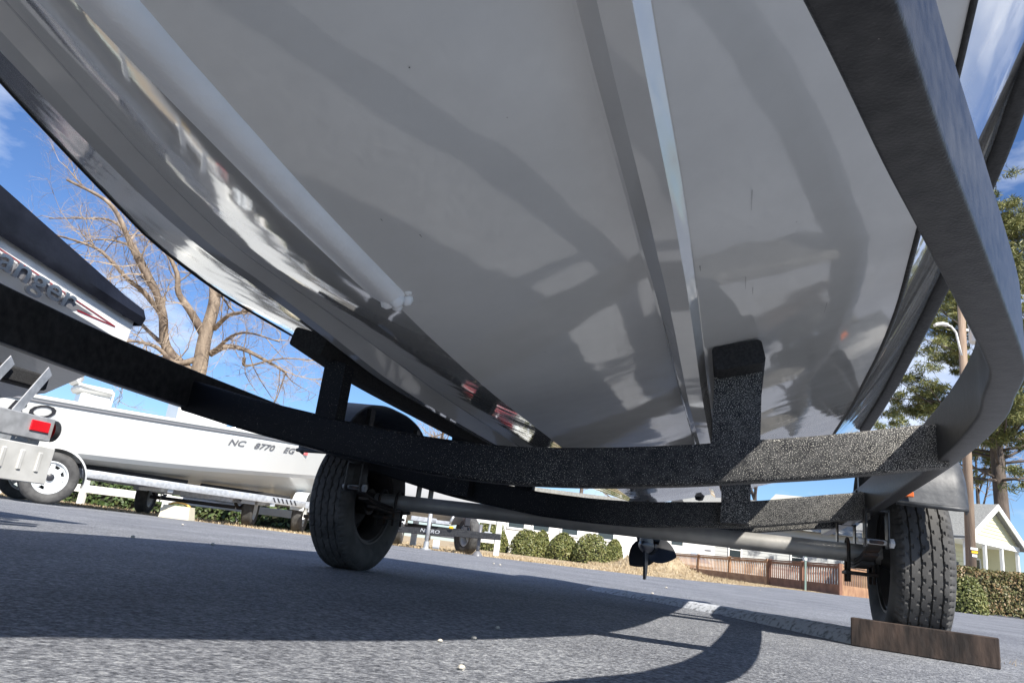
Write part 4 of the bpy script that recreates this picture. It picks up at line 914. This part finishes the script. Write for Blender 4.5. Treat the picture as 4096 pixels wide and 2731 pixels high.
# ------------------------------------------------------------------ hedge and round bush at right
hu, hz = pd(3800, 2262, 22); hd = thing('hedge', 'long clipped hedge with reddish tips before the yellow house', 'hedge', VF(hu, 22, 0), YAW+.06)
n = 15000; HL, HW_, HH = 6.2, 1.3, 1.32
f = rng.choice(3, n, p=[.42, .40, .18]); x = rng.uniform(0, HL, n); y = rng.uniform(0, HW_, n); z = rng.uniform(.02, HH, n)
top_ = HH*(1+.02*np.sin(x*3)+.02*np.sin(x*7.3+1)); dp = rng.uniform(0, .12, n)**1.2
y = np.where(f == 0, dp+.10*np.clip((z-HH*.7)/(HH*.3), 0, 1)**2, y); z = np.where(f == 1, top_-dp-.16*np.clip((.25-y)/.25, 0, 1)**2, z); x = np.where(f == 2, dp, x)
nm = np.zeros((n, 3)); nm[f == 0, 1] = -1; nm[f == 1, 2] = 1; nm[f == 2, 0] = -1
obj('foliage', leaves('foliage', np.stack([x, y, z], 1), nm, .042, HEDGEM), hd)
MB().box((HL/2, HW_/2+.03, HH/2-.05), (HL-.2, HW_-.2, HH-.16), ch=.1).build('dark_core', pm('shrub_core', (.02, .022, .010), .95), hd)  # solid dark box filling the inside of the hedge
u, z = pd(3855, 2308, 19.5); shrub('round clipped bush standing before the reddish hedge', u, 19.5, 1.05, z, 4200, .034, SHRUBM, None, name='round_bush')
# low plants behind the fence
for i, (x, lab) in enumerate(((460, 'low green hedge plant behind the white rail fence beside the far wheel'), (640, 'low green hedge plant between the bare end-on trailers'), (820, 'low green hedge plant behind the tan plastic box'), (1180, 'low green hedge plant past the bow of the registered boat'))):
    u, z = pd(x, 1960, 15.5); shrub(lab, u, 15.5, 2.0, .62, 1600, .05, GREENM, 'low plants along the white fence', 0.5, 'low_plant')
# ------------------------------------------------------------------ white rail fence
wf = thing('rail_fence', 'white vinyl rail fence along the lot edge behind the registered boat', 'fence', VF(-11, 14.2, 0), YAW)
FL = 11.2
for i in range(8): MB().box((i*FL/7, 0, .43), (.11, .11, .86), ch=.01).build('fence_post', WHITEP, wf)
for i in range(7):
    for z in (.30, .66): MB().box(((i+.5)*FL/7, 0, z), (FL/7-.115, .04, .14), ch=.006).build('fence_rail', WHITEP, wf)
# ------------------------------------------------------------------ white mobile home behind the shrubs
mh = thing('mobile_home', 'white mobile home with dark windows behind the clipped shrubs', 'house', VF(-.2, 38, 0), YAW+.05)
MB().box((4.4, 1.6, 1.6), (8.6, 3.2, 3.2)).build('wall', pm('white_siding', (.78, .78, .75), .55, bump=.2, bscale=2, stretch=(.05, .05, 8)), mh)
for i in range(7): MB().box((4.4, -.015, .35+i*.4), (8.6, .03, .385)).build('siding_board', pm('white_siding', (.78, .78, .75), .55), mh)
MB().box((4.4, 1.6, 3.3), (9.0, 3.7, .2)).build('roof', ROOF, mh)
for x in (1.6, 2.9, 4.4, 6.3): window(mh, (x, -.05, 1.6), (.9, .8), 'x')
MB().box((.55, -.12, 1.5), (.14, .14, 3.0)).build('porch_post', TRIM, mh)
# ------------------------------------------------------------------ camper
cu_, _ = pd(2655, 2200, 46); rvw = pd(2862, 2200, 46)[0]-cu_
rv = thing('camper', 'white camper trailer parked behind the wooden deck railing', 'camper', VF(cu_, 46, 0), YAW)
MB().box((rvw/2, 1.2, 1.75), (rvw, 2.4, 2.6), ch=.12).build('body', WGEL, rv)
MB().extrude([(rvw*.52, -.012, .75), (rvw*.95, -.012, .75), (rvw*.62, -.012, 1.35), (rvw*.52, -.012, 1.35)], (0, .006, 0)).build('grey_swoosh', pm('blue_grey_decal', (.35, .40, .48), .4), rv)
MB().box((rvw*.25, -.01, 1.9), (.7, .02, .5)).build('window', GLASS, rv)
MB().box((rvw*.85, -.01, 1.55), (.4, .02, .1)).build('decal', GREYB, rv)
for x in (rvw*.4, rvw*.62): w2_ = obj('wheel', WHEELM2, rv, (x, .2, .311), (0, 0, math.pi/2))
# ------------------------------------------------------------------ grey sided house
gu, _ = pd(2862, 2200, 52); gw = pd(3420, 2240, 52)[0]-gu
gh = thing('grey_house', 'light grey sided house with small windows behind the wooden deck', 'house', VF(gu, 52, 0), YAW+.03)
GS = pm('grey_siding', (.42, .43, .42), .6)
MB().box((gw/2, 3.4, 2.0), (gw+3, 6.6, 4.0)).build('wall', GS, gh)
for i in range(16): MB().box((gw/2, .07, .25+i*.235), (gw+3, .04, .22)).build('siding_board', GS, gh)
for x in (1.4, 5.9): window(gh, (x, .02, 2.0), (.9, 1.25), 'x')
s = MB(); s.add([(-2, -.6, 3.9), (gw+2, -.6, 3.9), (gw+2, 3.4, 6.0), (-2, 3.4, 6.0), (-2, 7.4, 3.9), (gw+2, 7.4, 3.9)], [(0, 1, 2, 3), (3, 2, 5, 4), (0, 3, 4), (1, 5, 2), (0, 4, 5, 1)]); s.build('roof', ROOF, gh)
# far roof seen between the crossmembers
fr = thing('far_house', 'distant house whose pale shingle roof shows between the trailer crossmembers', 'house', VF(28.5, 66, 0), YAW-.3)
MB().box((0, 4, 2.8), (8, 8, 5.6)).build('wall', GS, fr)
s = MB(); s.add([(-4.6, -.5, 5.5), (4.6, -.5, 5.5), (2.2, 4, 8.4), (-2.2, 4, 8.4), (-4.6, 8.5, 5.5), (4.6, 8.5, 5.5)], [(0, 1, 2, 3), (3, 2, 5, 4), (0, 3, 4), (1, 5, 2), (0, 4, 5, 1)]); s.build('roof', pm('pale_shingle', (.42, .41, .36), .85), fr)
# ------------------------------------------------------------------ wooden deck railing
DW = pm('deck_wood', (.42, .25, .14), .75, col2=(.28, .15, .085), scale=3, detail=6); DW_SHADE = pm('shaded_deck_wood', (.26, .13, .085), .8, col2=(.17, .085, .055), scale=3)  # second tone is the same wood, with the ramp's shade painted in
dk_ = thing('deck_railing', 'reddish wooden deck and ramp railing with many balusters', 'railing', VF(12.6, 33, 0), YAW)
BAL = MB().box((0, 0, .50), (.045, .035, .72)).mesh('baluster', DW); BAL2 = MB().box((0, 0, .50), (.05, .035, .72)).mesh('baluster', DW_SHADE)
def railrun(p0, p1, mat, bal, h=1.08, posts=3, skirt=.30):
    p0 = Vector((*p0, 0)); p1 = Vector((*p1, 0)); L_ = (p1-p0).length; a = math.atan2(p1.y-p0.y, p1.x-p0.x); R0 = Matrix.Rotation(a, 3, 'Z'); mid = (p0+p1)/2
    MB().box(mid+Vector((0, 0, h)), (L_, .14, .05), R0).build('top_rail', mat, dk_)
    MB().box(mid+Vector((0, 0, h-.09)), (L_, .045, .10), R0).build('upper_rail', mat, dk_)
    MB().box(mid+Vector((0, 0, .32)), (L_, .045, .09), R0).build('lower_rail', mat, dk_)
    MB().box(mid+Vector((0, 0, skirt/2-.02)), (L_, .06, skirt), R0).build('skirt_board', mat, dk_)
    for i in range(posts): MB().box(p0.lerp(p1, i/(posts-1))+Vector((0, 0, h/2+.02)), (.11, .11, h+.06), R0).build('rail_post', mat, dk_)
    n = int(L_/.17)
    for i in range(n):
        q = p0.lerp(p1, (i+.5)/n); obj('baluster', bal, dk_, (q.x, q.y, .15), (0, 0, a))
ul = pd(2690, 2225, 44)[0]-12.6
railrun((ul, 11.), (0, 0), DW, BAL, posts=4)
u2 = pd(3360, 2300, 27.6)[0]-12.6; railrun((.08, -.1), (u2, -5.4), DW_SHADE, BAL2, posts=3)
u3 = pd(3500, 2320, 30)[0]-12.6; railrun((u2+.1, -5.3), (u3, -3.0), DW, BAL, posts=2)
su, _ = pd(3222, 2300, 26.5); sp = thing('green_post', 'thin green metal post standing before the wooden ramp', 'post', VF(su, 26.5, 0), YAW)
MB().box((0, 0, .60), (.06, .03, 1.2)).build('channel', pm('green_paint', (.18, .25, .22), .5, .2), sp); MB().box((0, -.025, 1.1), (.09, .012, .09)).build('reflector', WHITEP, sp)
# ------------------------------------------------------------------ pebbles and leaves on the asphalt
PEB = pm('pale_pebble', (.55, .51, .43), .8, col2=(.42, .39, .34), scale=60)
pv = MB(); pv.lathe([(-.6, .01), (-.5, .55), (-.1, .95), (.3, .85), (.55, .4), (.62, .01)], 7, 'z')
for i, v in enumerate(pv.v): pv.v[i] = (v[0]*random.uniform(.8, 1.2), v[1]*random.uniform(.8, 1.2), v[2]*random.uniform(.85, 1.1))
PM_ = pv.mesh('pebble', PEB)
for i, (x, y, r) in enumerate([(1845, 2678, .0065), (1895, 2556, .006), (1760, 2567, .005), (1990, 2515, .006), (2000, 2260, .013), (1975, 2255, .012), (2665, 2352, .013), (2610, 2375, .01), (730, 2100, .014), (530, 2150, .012), (850, 2180, .012), (620, 2045, .016), (3040, 2230+130, .011)]):
    rr = ray(x, y); t = -(CAM[2]-.004)/rr[2]; p = CAM+rr*t
    o = obj('pebble', PM_, None, (p[0], p[1], .004+r*.55), (0, 0, i*1.3), r); tag(o, 'small pale pebble lying loose on the grey asphalt', 'pebble', 'loose pebbles on the asphalt')
c_ = np.array([(1.40, .02), (1.52, .12), (1.66, .16), (1.85, .20), (2.1, .25), (2.4, .35)])[rng.integers(0, 6, 170)]+rng.normal(0, 1, (170, 2))*np.array([.09, .03])
o = obj('grass_tufts', blades('grass_tufts', np.concatenate([c_, np.zeros((170, 1))], 1), .022, DRYM, .0016)); tag(o, 'thin sparse grass growing in an asphalt crack beside the chocked tyre', 'grass', kind='stuff')
